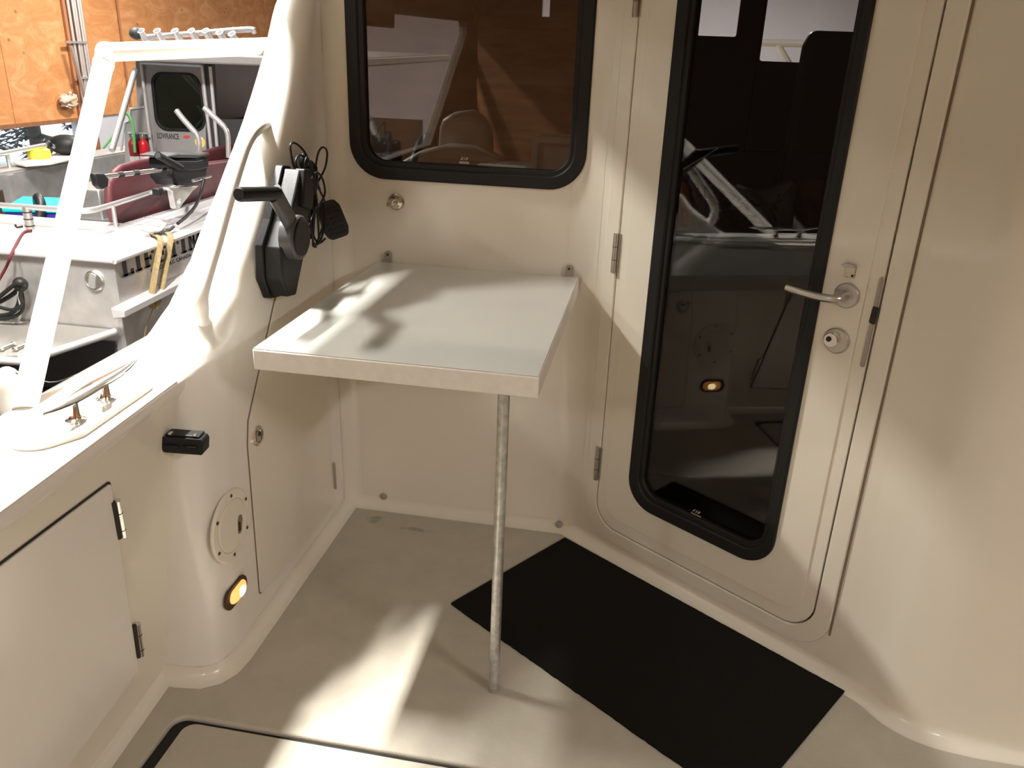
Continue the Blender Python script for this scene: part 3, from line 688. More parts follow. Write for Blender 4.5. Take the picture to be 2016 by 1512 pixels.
# ------------------------------------------------------------------ handheld remote and its coiled cable
XR = -.915
rm = thing('handheld_remote', atX(655, 480, XR), 'black handheld remote with rows of buttons hanging by its cable', 'remote')
rc0 = atX(655, 433, XR)
tocam = (EYE-rc0).normalized(); rn = (tocam+V((.25, 0, 0))).normalized()
ru = V((0, 0, 1)).cross(rn).normalized(); rv = rn.cross(ru)
ang = math.radians(16); FRM = Fr(rc0, ru*math.cos(ang)+rv*math.sin(ang), -ru*math.sin(ang)+rv*math.cos(ang), rn)
MB().plate(FRM, roundpoly([(-.026, -.054), (.028, -.054), (.036, -.03), (.033, .035), (.022, .056), (-.024, .056), (-.035, .035), (-.035, -.03)], .014, 4), [], .024, .010).build('remote_body', 'black_plastic', rm, bevel=.006, seg=3)
for r_ in range(6):
    for c_ in range(3):
        MB().box(FRM(-.019+.019*c_, -.040+.015*r_, .0105), (.013, .0065, .004), FRM).build('button', 'black_plastic', rm, bevel=.0015)
for (p0, p1) in (((660, 394), (668, 398)), ((655, 425), (662, 430)), ((668, 455), (676, 458)), ((645, 418), (648, 424))):
    pass
def pixpath(pts, x): return [atX(p[0], p[1], (p[2] if len(p) > 2 else x)) for p in pts]
cbl = thing('coiled_cable', atX(600, 480, XR), 'black cable looped in a bundle beside the throttle', 'cable')
loops = [[(640, 470), (625, 478), (612, 440), (618, 380), (612, 330), (600, 300), (585, 284), (574, 282), (572, 296), (580, 330), (600, 360), (630, 372)],
         [(600, 450), (603, 400), (625, 360), (640, 330), (644, 300), (636, 290), (627, 300), (622, 330), (628, 370), (640, 400), (637, 440), (622, 482)],
         [(612, 470), (618, 420), (622, 370), (618, 340), (605, 315), (590, 305), (582, 320), (592, 345), (610, 370), (618, 430), (616, 480), (622, 486)],
         [(595, 420), (612, 400), (618, 375), (608, 350), (600, 330), (604, 310), (612, 330), (622, 380), (626, 430), (628, 470)],
         [(604, 460), (614, 430), (634, 395), (640, 376), (634, 350), (622, 340), (612, 360), (608, 400), (612, 450), (620, 482), (632, 470), (640, 440)]]
for i, lp in enumerate(loops):
    MB().tube(spline(pixpath(lp, XR-.012+.008*i), 6), .0030, 8).build('cable_loop', 'black_plastic', cbl, smooth=60)
MB().ball(atX(597, 318, XR-.02), (.012, .013, .022)).build('plug_end', 'black_plastic', cbl, smooth=60)
MB().ball(atX(612, 350, XR-.015), (.020, .026, .048), 10, 8).build('cable_knot', 'black_plastic', cbl, smooth=40)
MB().ball(atX(610, 412, XR-.012), (.016, .020, .050), 10, 8).build('cable_bundle', 'black_plastic', cbl, smooth=40)
MB().box(atX(606, 385, XR+.022), (.008, .012, .010)).build('red_tie', 'dark_red', cbl, bevel=.002)
hk = atX(602, 330, XL+.012); MB().tube([V((XL-.002, hk.y, hk.z)), V((XR, hk.y, hk.z))], .004, 8).build('hanging_peg', 'black_plastic', cbl)

# ================================================================== CABIN INTERIOR (seen through the tinted glass)
SIDEF = Fr((-1.165, 0, 0), (0, 1, 0), (0, 0, 1))          # port cabin side, a = y, b = z, n inboard
sw = [(3.02, 1.02), (4.18, 1.02), (5.16, 1.70), (3.02, 1.665)]
cs = MB().plate(SIDEF, [(2.70, -.3), (5.55, -.3), (5.55, TOP), (2.70, TOP)], [roundpoly(sw, .05, 4)], .03).build('wall_cabin_left', 'wood_interior')
struct(tag(cs, 'brown wood-lined cabin side seen through the window', 'wall'))
w3 = thing('window_2', (-1.165, 4.1, 1.0), 'dark-framed slanted side window inside the cabin', 'window', kind='structure')
MB().plate(SIDEF, roundpoly(grow(sw, .03), .06, 4), [roundpoly(grow(sw, -.035), .04, 4)], .05, .015).build('window_frame', 'interior_dark', w3, bevel=.004)
MB().plate(SIDEF, roundpoly(sw, .05, 4), [], .005, -.012).build('glass_pane', 'glass_clear', w3)
FF = Fr((0, 5.5, 0), (1, 0, 0), (0, 0, 1))
ops = []
for (x0, x1, z0) in ((1372, 1450, 70), (1495, 1700, 120)):
    a = atY(x0, z0, 5.5); b = atY(x1, z0, 5.5); ops.append(rrect(a.x, a.z, b.x, 2.0, .015, 3))
a = atY(1066, 46, 5.5); b = atY(1081, 46, 5.5); ops.append(rrect(a.x, a.z, b.x, 2.0, .01, 3))
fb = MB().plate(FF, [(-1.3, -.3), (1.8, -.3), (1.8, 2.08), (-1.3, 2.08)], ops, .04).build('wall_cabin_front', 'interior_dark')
struct(tag(fb, 'dark front of the cabin with the windscreen openings', 'wall'))
a = MB().box((-.66, 5.2, .7), (.86, .5, 2.0)).build('cabin_locker', 'wood_interior', bevel=.01)
a.location.z = -.3
tag(a, 'dark wooden locker in the forward left of the cabin', 'cabinet')
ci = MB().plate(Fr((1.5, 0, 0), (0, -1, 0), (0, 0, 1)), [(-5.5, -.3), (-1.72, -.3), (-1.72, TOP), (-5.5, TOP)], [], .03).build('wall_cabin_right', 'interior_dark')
struct(tag(ci, 'dark starboard side of the cabin interior', 'wall'))
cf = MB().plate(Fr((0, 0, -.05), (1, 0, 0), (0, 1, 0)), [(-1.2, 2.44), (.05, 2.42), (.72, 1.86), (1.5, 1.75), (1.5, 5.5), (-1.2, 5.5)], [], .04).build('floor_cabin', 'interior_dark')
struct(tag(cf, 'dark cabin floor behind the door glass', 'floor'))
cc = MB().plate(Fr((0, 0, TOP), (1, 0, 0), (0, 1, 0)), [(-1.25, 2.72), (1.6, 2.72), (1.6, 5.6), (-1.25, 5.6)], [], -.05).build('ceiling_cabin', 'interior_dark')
struct(tag(cc, 'dark cabin headliner', 'ceiling'))
# helm seat, seen as a dark headrest against the windscreen
q0 = atY(1572, 120, 3.9); q1 = atY(1680, 62, 3.9)
hs = thing('helm_seat', (q0.x+.2, 3.9, -.05), 'dark high-backed helm seat against the windscreen', 'seat')
MB().prism([V((q0.x+a, 3.9, q1.z+b)) for a, b in roundpoly([(0, -.75), (.50, -.75), (.50, 0), (.04, 0), (.015, -.06)], .035, 4)], (0, .10, 0)).build('backrest', 'seat_dark', hs, bevel=.03, seg=3)
MB().box((q0.x+.25, 3.80, .55), (.48, .42, .12)).build('seat_cushion', 'seat_dark', hs, bevel=.03, seg=3)
MB().tube([(q0.x+.25, 3.78, -.05), (q0.x+.25, 3.78, .5)], .05, 14).build('pedestal', 'satin_steel', hs)
# dark settee with clothes heaped on it, behind the door glass
st = thing('settee_box', (.32, 3.1, -.05), 'dark settee locker behind the lower door glass', 'seat')
zl = atY(1430, 461, 2.95).z
MB().box((.36, 3.25, (zl-.05)/2-.02), (.62, .60, zl+.02)).build('settee_base', 'interior_dark', st, bevel=.01)
MB().box((.36, 3.25, zl-.01), (.63, .62, .04)).build('settee_top', 'seat_dark', st, bevel=.012)
def cloth(name, m, pts, y, thick, label, cat, seed=1):
    """crumpled cloth lump around a pixel outline placed at depth y"""
    rr = random.Random(seed); P = [atY(*p, y) for p in pts]; c = sum(P, V())/len(P)
    ring = spline(P, 3, True); rows = []
    for k, (sc, dy) in enumerate(((1, 0), (.96, -.5), (.78, -.85), (.5, -1.0), (.2, -1.05))):
        rows.append([c+(p-c)*sc*(1+rr.uniform(-.09, .09)*(k > 0))+V((rr.uniform(-.01, .01), thick*dy*rr.uniform(.6, 1.15), rr.uniform(-.012, .012)*(k > 0))) for p in ring])
    m_ = MB().grid(rows[::-1], True)
    m_.grid([rows[0], [c+(p-c)*.9+V((0, thick*.6, 0)) for p in ring], [c+(p-c)*.2+V((0, thick*.8, 0)) for p in ring]], True)
    return tag(m_.build(name, m, smooth=60), label, cat)
cloth('crumpled_shirt', 'cloth_blue', [(1450, 362), (1475, 372), (1520, 372), (1545, 355), (1562, 360), (1560, 410), (1556, 450), (1545, 470), (1522, 452), (1508, 420), (1490, 395), (1458, 385)], 3.12, .06, 'crumpled blue-grey shirt heaped behind the door glass', 'clothing', 3)
cloth('olive_clothes', 'cloth_olive', [(1385, 372), (1410, 362), (1440, 380), (1470, 392), (1492, 420), (1500, 456), (1430, 458), (1412, 430), (1392, 400)], 3.14, .07, 'dark olive heap of clothes behind the door glass', 'clothing', 5)
cloth('orange_jacket', 'cloth_orange', [(1325, 365), (1345, 360), (1358, 395), (1360, 430), (1354, 455), (1340, 462), (1318, 460), (1318, 410)], 3.0, .04, 'orange jacket at the left edge of the door glass', 'clothing', 8)
cloth('grey_sleeve', 'cloth_blue', [(1360, 345), (1380, 348), (1384, 370), (1392, 405), (1390, 440), (1378, 445), (1376, 405), (1364, 372)], 3.0, .03, 'narrow grey sleeve beside the orange jacket', 'clothing', 9)
cloth('ochre_cushion', 'ochre', [(1572, 362), (1616, 352), (1624, 400), (1622, 457), (1590, 457), (1580, 400)], 3.2, .04, 'small ochre cushion at the right of the door glass', 'cushion', 4)
a, b = atY(1346, 333, 3.2), atY(1414, 292, 3.2); a = a+(a-b)*((a.z-zl-.02)/(b.z-a.z))
tag(MB().tube([a, b], .0035, 8).build('thin_rod', 'satin_steel'), 'thin metal rod leaning above the clothes', 'rod')
sv_ = MB().prism([atX(*p, -1.10) for p in ((700, -60), (778, -60), (778, 56), (700, 49))], (-.02, 0, 0)).build('sun_visor', 'wood_interior', bevel=.008)
tag(sv_, 'brown hanging visor in the upper left of the window', 'visor')
# seats and bin behind the window over the table
def blob(name, m, par, c, r, seed=0): return MB().ball(c, r, 20, 14).build(name, m, par, smooth=80)
q = atY(900, 262, 3.05)
ps = thing('passenger_seat', (q.x, 3.1, .3), 'cream padded passenger seat seen through the window', 'seat')
MB().prism([atY(*p, 3.05) for p in [(858, 300), (862, 250), (868, 236), (890, 222), (925, 218), (950, 232), (962, 262), (966, 400), (858, 400)]], (0, .12, 0)).build('backrest', 'seat_vinyl', ps, bevel=.035, seg=4)
MB().prism([atY(*p, 2.86) for p in [(775, 326), (820, 300), (870, 288), (930, 292), (985, 318), (990, 420), (770, 420)]], (0, .15, 0)).build('arm_bolster', 'seat_vinyl', ps, bevel=.03, seg=4)
a = atY(1000, 318, 2.8)
MB().box((a.x, 2.9, a.z-.03), (.50, .10, .035)).build('seat_rail', 'bin_white', ps, bevel=.008)
q0 = atY(1048, 268, 2.72); q1 = atY(1140, 345, 2.72)
bn_ = thing('storage_bin', ((q0.x+q1.x)/2, 2.78, q1.z-.1), 'pale plastic bin in the lower right of the window', 'bin')
FB = Fr((0, 2.72, 0), (1, 0, 0), (0, 0, 1))
MB().plate(FB, rrect(q0.x, q1.z-.1, q1.x+.03, q0.z, .02, 4), [rrect(q0.x+.02, q1.z-.08, q1.x+.01, q0.z-.022, .01, 3)], .12, .0).build('bin_rim', 'bin_white', bn_, bevel=.004)
MB().plate(FB, rrect(q0.x+.01, q1.z-.09, q1.x+.02, q0.z-.01, .01, 3), [], .02, -.03).build('bin_panel', 'bin_white', bn_)
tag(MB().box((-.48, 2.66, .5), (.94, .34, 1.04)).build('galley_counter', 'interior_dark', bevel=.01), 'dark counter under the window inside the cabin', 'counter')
# bow rail outside the windscreen
fd_ = MB().box((.2, 7.3, .2), (2.6, 3.3, 1.2)).build('foredeck', 'gelcoat', bevel=.05)
struct(tag(fd_, 'cream foredeck ahead of the windscreen', 'deck'))
br = thing('bow_rail', (.6, 7.2, .8), 'white bow rail outside the windscreen', 'rail')
a, b = atY(1440, 84, 7.2), atY(1640, 86, 7.2)
MB().tube([a+V((-.6, 0, 0)), b+V((.8, 0, 0))], .028, 12).build('rail', 'paint_white', br)
e_ = atY(1556, 130, 7.2); e0 = atY(1530, 86, 7.2); e1 = e0+(e_-e0)*((.79-e0.z)/(e_.z-e0.z))
MB().tube([e0, e_, e1], .025, 12).build('stanchion', 'paint_white', br)

# ================================================================== WORKSHOP
XP = -8.0
LWS = Fr((XP, 0, 0), (0, 1, 0), (0, 0, 1))
zb = .458; y_post = 10.60
sl = MB().plate(LWS, [(-7, -1.3), (17.3, -1.3), (17.3, 3.8), (-7, 3.8)], [[(6.2, -.55), (y_post, -.55), (y_post, zb-.02), (6.2, zb-.02)]], .10, -.03).build('wall_shop_left', 'shop_grey')
struct(tag(sl, 'grey workshop wall clad in plywood with a low window', 'wall'))
for j in range(20):
    y0 = 10.63+1.22*(j-14)
    for (z0, z1) in ((zb, zb+2.44), (zb+2.446, 3.79)):
        MB().box((XP-.012, y0+.61, (z0+z1)/2), (.02, 1.212, z1-z0)).build('cladding_or_added_sheet', 'plywood' if y0 > 7.0 else 'case_brown', sl)  # case_brown sheets are out of view, added to darken the door-glass reflections
for j in range(11):
    MB().box((XP-.012, -6.4+1.22*j, -.4), (.02, 1.212, 1.7)).build('cladding_or_added_sheet', 'case_brown', sl)  # unseen dark boards added low down so the glass reflects less grey
MB().box((XP+.03, 11.79, 2.0), (.02, .025, 3.1)).build('batten', 'copper_strip', sl)
MB().box((XP+.02, 10.68, 2.0), (.03, .17, 3.1)).build('batten', 'copper_strip', sl)
MB().box((XP+.03, 10.72, -.42), (.16, .22, 1.74)).build('corner_post', 'post_brown', sl, bevel=.01)
MB().box((XP+.01, 8.4, zb-.02), (.05, 4.45, .05)).build('window_head', 'post_brown', sl)
w4 = thing('window_3', (XP, 8.4, -.55), 'low wide workshop window looking out on snowy conifers', 'window', kind='structure')
MB().plate(LWS, [(6.2, -.55), (y_post, -.55), (y_post, zb-.02), (6.2, zb-.02)], [], .008, -.06).build('glass_pane', 'glass_clear', w4)
MB().box((XP+.0, 8.4, -.57), (.12, 4.45, .05)).build('window_sill', 'post_brown', w4)
# conduits
cdp = [(134, 1.0), (141.5, 1.0), (147, 1.0), (152.5, 1.0), (158, 1.0)]
for i, (px, zz) in enumerate(cdp):
    q = atX(px, 10, XP+.06)
    z0 = .46 if i else -.3
    yy = q.y if i else q.y
    o = MB().tube([(XP+.06+.01*(i % 2), yy, .66-.05*i), (XP+.06+.01*(i % 2), yy, 3.72)], .022, 10).build('conduit_pipe', 'conduit')
    tag(o, ['leftmost', 'second from left', 'middle', 'fourth from left', 'rightmost'][i]+' of five vertical metal conduits on the plywood wall', 'pipe', 'conduits on the plywood wall')
q = atX(139, 90, XP+.14); q2 = atX(172, 205, XP+.14)
tag(MB().tube([q, q2], .025, 10).build('leaning_pipe', 'conduit'), 'short metal pipe leaning against the conduit row', 'pipe')
for (px, py) in ((150, 83), (168, 153)):
    q = atX(px, py, XP+.1); tag(MB().box(q, (.03, .42, .03)).build('conduit_clamp', 'conduit'), ('upper' if py < 100 else 'lower')+' metal strap across the conduit row', 'clamp', 'straps across the conduits')
q = atX(137, 197, XP+.08)
bgm = MB().ball(q, (.05, .17, .09), 14, 10)
for v_i in range(len(bgm.v)): bgm.v[v_i] += V((random.uniform(-.02, .02), random.uniform(-.035, .035), random.uniform(-.03, .03)))
tag(bgm.build('plastic_bag', 'bag_tan', smooth=80), 'pale crumpled plastic bag hanging on the plywood', 'bag')
for n_, fr_, pts, m_, lb in (('wall_shop_front', Fr((0, 17.2, 0), (1, 0, 0), (0, 0, 1)), [(-8.2, -1.3), (7.2, -1.3), (7.2, 3.8), (-8.2, 3.8)], 'shop_grey', 'grey far end wall of the workshop'),
                         ('wall_shop_right', Fr((7.0, 0, 0), (0, -1, 0), (0, 0, 1)), [(-17.3, -1.3), (7, -1.3), (7, 3.8), (-17.3, 3.8)], 'plywood', 'plywood workshop wall to the right'),
                         ('wall_shop_back', Fr((0, -6.8, 0), (-1, 0, 0), (0, 0, 1)), [(-7.2, -1.3), (8.2, -1.3), (8.2, 3.8), (-7.2, 3.8)], 'plywood', 'plywood workshop wall behind the boat')):
    struct(tag(MB().plate(fr_, pts, [], .1).build(n_, m_), lb, 'wall'))
struct(tag(MB().plate(Fr((0, 0, -1.25), (1, 0, 0), (0, 1, 0)), [(-8.2, -7), (7.2, -7), (7.2, 17.3), (-8.2, 17.3)], [], .1).build('floor_shop', 'concrete'), 'dark concrete workshop floor', 'floor'))
struct(tag(MB().plate(Fr((0, 0, 3.8), (1, 0, 0), (0, -1, 0)), [(-8.2, -17.3), (7.2, -17.3), (7.2, 7), (-8.2, 7)], [], .1).build('ceiling_shop', 'shop_white'), 'white workshop ceiling', 'ceiling'))
for (x, y, z, ln, wd_, pw, where) in STRIPS:  # includes fixtures for the three added fill lamps
    sx = thing('strip_light', (x, y, z), 'fluorescent strip light '+where+', under the workshop ceiling', 'lamp', 'workshop strip lights')
    MB().box((x, y, z+.03), (wd_+.07, ln+.06, .05)).build('housing', 'shop_white', sx)
    for s_ in (-1, 1): MB().tube([(x+wd_*.3*s_, y-ln/2, z-.02), (x+wd_*.3*s_, y+ln/2, z-.02)], .014, 10).build('tube', 'lamp_tube', sx)
    for s_ in (-1, 1): MB().tube([(x, y+s_*ln*.4, z+.05), (x, y+s_*ln*.4, 3.8)], .006, 6).build('hanger', 'conduit', sx)
# outdoors beyond the low window
struct(tag(MB().plate(Fr((0, 0, -1.9), (1, 0, 0), (0, 1, 0)), [(-40, -5), (-8.3, -5), (-8.3, 40), (-40, 40)], [], .1).build('ground_outside', 'snow'), 'snowy ground outside the workshop window', 'ground'))
def conifer(x, y, h, seed):
    rr = random.Random(seed)
    t = thing('conifer', (x, y, -1.9), 'dark conifer outside the low workshop window', 'tree', 'conifers outside the workshop')
    MB().tube([(x, y, -1.9), (x, y, -1.9+h)], [.16, .03], 8).build('trunk', 'trunk', t)
    m = MB()
    for k in range(95):
        z = -1.9+.3+(h-.4)*rr.random(); a = rr.random()*2*PI; L = (1-(z+1.9)/h)*1.5+.25; L *= rr.uniform(.6, 1)
        d = V((math.cos(a), math.sin(a), -rr.uniform(.05, .45))); s = V((-math.sin(a), math.cos(a), 0)); c = V((x, y, z))
        for q in range(5):
            t0 = c+d*(L*q/5); wd_ = .16*(1-q/6)
            for sg in (-1, 1):
                e = t0+d*(L*.22)+s*(sg*wd_*rr.uniform(.8, 1.6))+V((0, 0, -rr.uniform(0, .1)))
                m.add([t0-d*.02, t0+d*(L*.2), e], [(0, 1, 2)])
    m.build('branches', 'needles', t, smooth=0, fix=False)['kind'] = 'stuff'
for i, (x, y, h) in enumerate(((-11.2, 10.4, 6.5), (-11.0, 14.6, 7), (-14.8, 12.4, 8), (-14.5, 17.6, 8), (-18.2, 20.0, 9), (-17.0, 15.2, 9.5))):
    conifer(x, y, h, i+3)

# ================================================================== THE NEIGHBOURING ALUMINIUM BOAT
XH, YT, ZGN = -2.73, 3.709, .433
XPG = atZ(0, 344, ZGN).x                    # inner edge of its port gunwale
HF = Fr((XH, 0, 0), (0, 1, 0), (0, 0, 1))
TF = Fr((0, YT, 0), (1, 0, 0), (0, 0, 1))
nb = thing('fishing_boat', (-4.0, 7.0, -1.2), 'bare aluminium fishing boat with small cabin, parked alongside on the left', 'boat')
hs_ = MB().plate(HF, [(YT+.002, -.75), (9.5, -.75), (12.0, .1), (12.0, .56), (9.5, .50), (YT+.002, ZGN-.004)], [], .04).build('hull_side', 'aluminium', nb)
MB().plate(TF, [(XPG-.3, -.75), (XH-.003, -.75), (XH-.003, ZGN-.004), (XPG-.3, ZGN-.004)], [], .04).build('transom', 'aluminium', nb)
MB().prism([(XPG-.3, YT, -.75), (XH, YT, -.75), (XH-.5, YT, -1.0), (XPG+.2, YT, -1.0)], (0, 7, 0)).build('hull_bottom', 'aluminium_dull', nb)
yd = 4.48
MB().box(((XPG-.3+XH)/2, (YT+yd)/2, ZGN+.006), (XH-XPG+.3+.03, yd-YT+.03, .02)).build('aft_deck', 'aluminium_white', nb, bevel=.005)
MB().box((XH-.23, (yd+11)/2, ZGN+.006), (.49, 11-yd, .02)).build('side_deck', 'aluminium_white', nb, bevel=.005)
MB().tube([(XH+.012, YT-.012, ZGN-.002), (XH+.012, 11, ZGN+.03)], .016, 10).build('gunwale_lip', 'aluminium_white', nb)
MB().tube([(XH+.012, YT-.012, ZGN-.002), (XPG-.3, YT-.012, ZGN-.002)], .014, 10).build('transom_lip', 'aluminium_white', nb)
a, b = atX(230, 618, XH+.03), atX(345, 570, XH+.03)
MB().prism([a+V((-.03, 0, -.03)), a+V((.03, .02, -.025)), a+V((.03, .02, .012)), a+V((-.03, 0, .03))], (0, 5.5, .12)).build('rub_strake', 'aluminium_white', nb, bevel=.004)
MB().box((XPG-.16, 7.3, ZGN+.004), (.30, 6.4, .02)).build('port_side_deck', 'aluminium_dull', nb)
MB().box((XPG-.01, 7.3, .05), (.02, 6.4, .76)).build('port_inner_wall', 'aluminium_dull', nb)
for yy in (5.0, 5.5, 6.05): MB().box((XPG+.01, yy, .05), (.03, .07, .74)).build('inner_rib', 'aluminium', nb)
MB().box(((XPG+XH)/2, 7.4, -.34), (XH-XPG, 6.0, .02)).build('cockpit_floor', 'aluminium_dull', nb)
MB().box((XH-.475, 5.6, .05), (.02, 2.3, .76)).build('starboard_inner_wall', 'aluminium_dull', nb)
MB().box(((XPG+XH)/2, yd, .05), (XH-XPG, .02, .76)).build('well_bulkhead', 'aluminium_dull', nb)
# swim platform
zp = .055
pl = [(-2.775, 3.695), (-2.878, 3.318), (-2.96, 3.23), (-3.08, 3.17), (-5.0, 3.12), (-5.0, 3.695)]
MB().plate(Fr((0, 0, zp), (1, 0, 0), (0, 1, 0)), pl[::-1], [], .035).build('swim_platform', 'diamond_plate', nb)
MB().tube([V((*p, zp-.012)) for p in spline([(a, b, 0) for a, b in pl[:5]], 3) and [(p.x, p.y) for p in spline([(a, b, 0) for a, b in pl[:5]], 3)]], .02, 10).build('platform_edge', 'aluminium_white', nb, smooth=60)
for px in (15, 42):
    q = atZ(px, 684, zp+.006)
    f_ = Fr(q, (0, 1, 0), (1, 0, 0), (0, 0, 1))
    m_ = MB().tube([q+V((0, -.035, .006)), q+V((0, .035, .006))], .007, 8)
    for s in (-1, 1): m_.ball(q+V((0, .042*s, .006)), (.016, .010, .010), 8, 6)
    m_.build('tie_bar', 'satin_steel', nb)
MB().plate(TF, [(XPG-.28, -.9), (XH-.01, -.9), (XH-.06, -.02), (XPG-.28, -.02)], [], .02, .012).build('transom_shade', 'cabin_dark', nb)  # black sheet painting in the shade beneath the swim platform
# transom vent
q = atY(187, 552, YT)
v_ = MB().lathe([(.055, 0), (.055, .008), (.048, .014), (.044, .008), (.001, .006)], TF, 26, q.x, q.z).build('transom_vent', 'satin_steel', nb)
MB().plate(Fr(TF(q.x, q.z, .02), (1, 0, 0), (0, 0, 1)), roundpoly([(-.034, -.03), (.004, -.045), (.024, .035), (-.01, .046)], .01, 3), [], .02).build('vent_scoop', 'aluminium', v_, bevel=.004)
# the name in slab lettering
GL = {'L': ['0,0,.62,.13', '0,.87,.36,1', '.08,0,.28,1', '.48,0,.62,.30'], 'I': ['0,0,.36,.13', '0,.87,.36,1', '.08,0,.28,1'],
      'F': ['0,0,.36,.13', '.08,0,.28,1', '0,.87,.62,1', '.08,.46,.44,.58', '.50,.72,.62,1', '.36,.38,.46,.66'],
      'E': ['0,0,.62,.13', '.08,0,.28,1', '0,.87,.62,1', '.08,.46,.44,.58', '.50,.72,.62,1', '.36,.38,.46,.66', '.50,0,.62,.28'],
      'T': ['.18,0,.52,.13', '.25,0,.45,1', '0,.87,.70,1', '0,.68,.10,1', '.60,.68,.70,1'],
      'M': ['0,0,.3,.13', '.62,0,.95,.13', '.08,0,.22,1', '.70,0,.88,1', '0,.87,.26,1', '.68,.87,.95,1'],
      'R': ['0,0,.34,.13', '.08,0,.27,1', '0,.87,.50,1', '.44,.55,.62,.95', '.1,.46,.52,.58', '.42,.05,.58,.5', '.46,0,.68,.13']}
p0 = atX(238, 548, XH); p1 = atX(244, 517, XH); hgt = .098
y_ = p0.y+.015; z0 = p0.z
yT = atX(329, 480, XH).y
pos = {}
sc_y = (yT-y_)/(.62+.36+.62+.62+4*.12)/1.0
for ch_ in 'LIFETIMER':
    m_ = MB()
    wmax = 0
    for r_ in GL[ch_]:
        a, b, c, d = [float(t) for t in r_.split(',')]; wmax = max(wmax, c)
        m_.box(HF(y_+(a+c)/2*sc_y, z0+(b+d)/2*hgt, .0012), ((c-a)*sc_y, (d-b)*hgt, .0024), HF)
    if ch_ == 'M':
        for (a0, a1) in ((.12, .47), (.82, .47)):
            m_.prism([HF(y_+(a0-.07)*sc_y, z0+hgt, 0), HF(y_+(a0+.07)*sc_y, z0+hgt, 0), HF(y_+(a1+.05)*sc_y, z0+.15*hgt, 0), HF(y_+(a1-.05)*sc_y, z0+.15*hgt, 0)], HF.n*.0024)
    m_.build('letter', 'letter_black', nb, smooth=0)
    y_ += (wmax+.12)*sc_y
def text(body, size, fr, a, b, m, par, name, sx=1.0):
    cu = bpy.data.curves.new('t', 'FONT'); cu.body = body; cu.size = size; cu.offset = size*.018; cu.extrude = .0006
    ob = bpy.data.objects.new('t', cu); C.objects.link(ob); dg = bpy.context.evaluated_depsgraph_get()
    me = bpy.data.meshes.new_from_object(ob.evaluated_get(dg)); bpy.data.objects.remove(ob)
    mb = MB(); mb.add([fr(a+v.co.x*sx, b+v.co.y, .001+v.co.z) for v in me.vertices], [tuple(p.vertices) for p in me.polygons])
    bpy.data.meshes.remove(me)
    return mb.build(name, m, par, smooth=0, fix=False)
q = atX(297, 536, XH); text('DUNCAN, B.C. CANADA', .030, HF, q.y, q.z-.002, 'letter_black', nb, 'small_lettering', 1.25)
# stern rail
zr = ZGN+.145
rp = [(-40, 400), (0, 404), (60, 408), (115, 412), (150, 415), (178, 414), (205, 408), (250, 394), (310, 375), (345, 366), (400, 348)]
MB().tube(spline([atZ(*p, zr) for p in rp], 5), .017, 12).build('stern_rail', 'alu_tube', nb, smooth=60)
for (t, bt) in (((222, 404), (229, 450)), ((344, 368), (352, 412)), ((352, 398), (372, 366))):
    A = atZ(*t, zr); B = atZ(*bt, ZGN+.01); MB().tube([A, B], .012, 10).build('rail_post', 'alu_tube', nb)
q = atZ(60, 452, ZGN+.012); rod = MB().tube([q, q+V((0, 0, .135))], .024, 16).build('rail_socket', 'satin_steel', nb)
for dz in (.02, .06, .10): MB().tube([q+V((0, 0, dz)), q+V((0, 0, dz+.006))], .0265, 16).build('clamp_band', 'black_plastic', rod)
MB().tube(spline([q+V((-.03, -.02, .02)), q+V((-.06, -.03, .015)), q+V((-.07, -.03, .03))], 4), .006, 8).build('hook', 'black_plastic', rod)
MB().tube(spline([atZ(282, 429, ZGN+.05), atZ(296, 428, ZGN+.06), atZ(320, 434, ZGN+.05), atZ(346, 440, ZGN+.015)], 4), .006, 8).build('wire_bail', 'alu_tube', nb)
# port rail, strut, bent tubes
qa, qb, qc = atX(0, 303, XPG-.15), atX(94, 285, XPG-.15), atX(136, 294, XPG-.15)
MB().tube([qa+(qa-qb)*.5, qb], .022, 12).build('port_rail', 'alu_tube', nb)
MB().tube([qb, qc+V((0, .3, -.1))], .020, 12).build('port_rail', 'alu_tube', nb)
MB().ball(qb, .04, 10, 8).build('rail_joint', 'black_plastic', nb)
MB().tube([atX(14, 303, XPG-.15), atX(21, 336, XPG-.15)], .018, 10).build('rail_post', 'alu_tube', nb)
YC = 6.31
KF = Fr((0, YC, 0), (1, 0, 0), (0, 0, 1))
def K(px, py, d=0.0): q = atY(px, py, YC-d); return (q.x, q.z)
MB().tube([atY(266, 138, YC-.3), atY(220, 296, YC-.9)], .022, 12).build('brace_strut', 'alu_tube', nb)
for pp_ in ([(347, 217), (362, 236), (378, 254), (388, 266), (392, 280), (392, 300)], [(402, 212), (420, 229), (436, 244), (444, 254), (449, 270), (450, 310)]):
    pt = spline([atY(*p, 5.25) for p in pp_], 4)
    MB().tube(pt, [.0185 if i < 11 else .0165 for i in range(len(pt))], 12).build('bent_tube', 'alu_tube', nb, smooth=60)
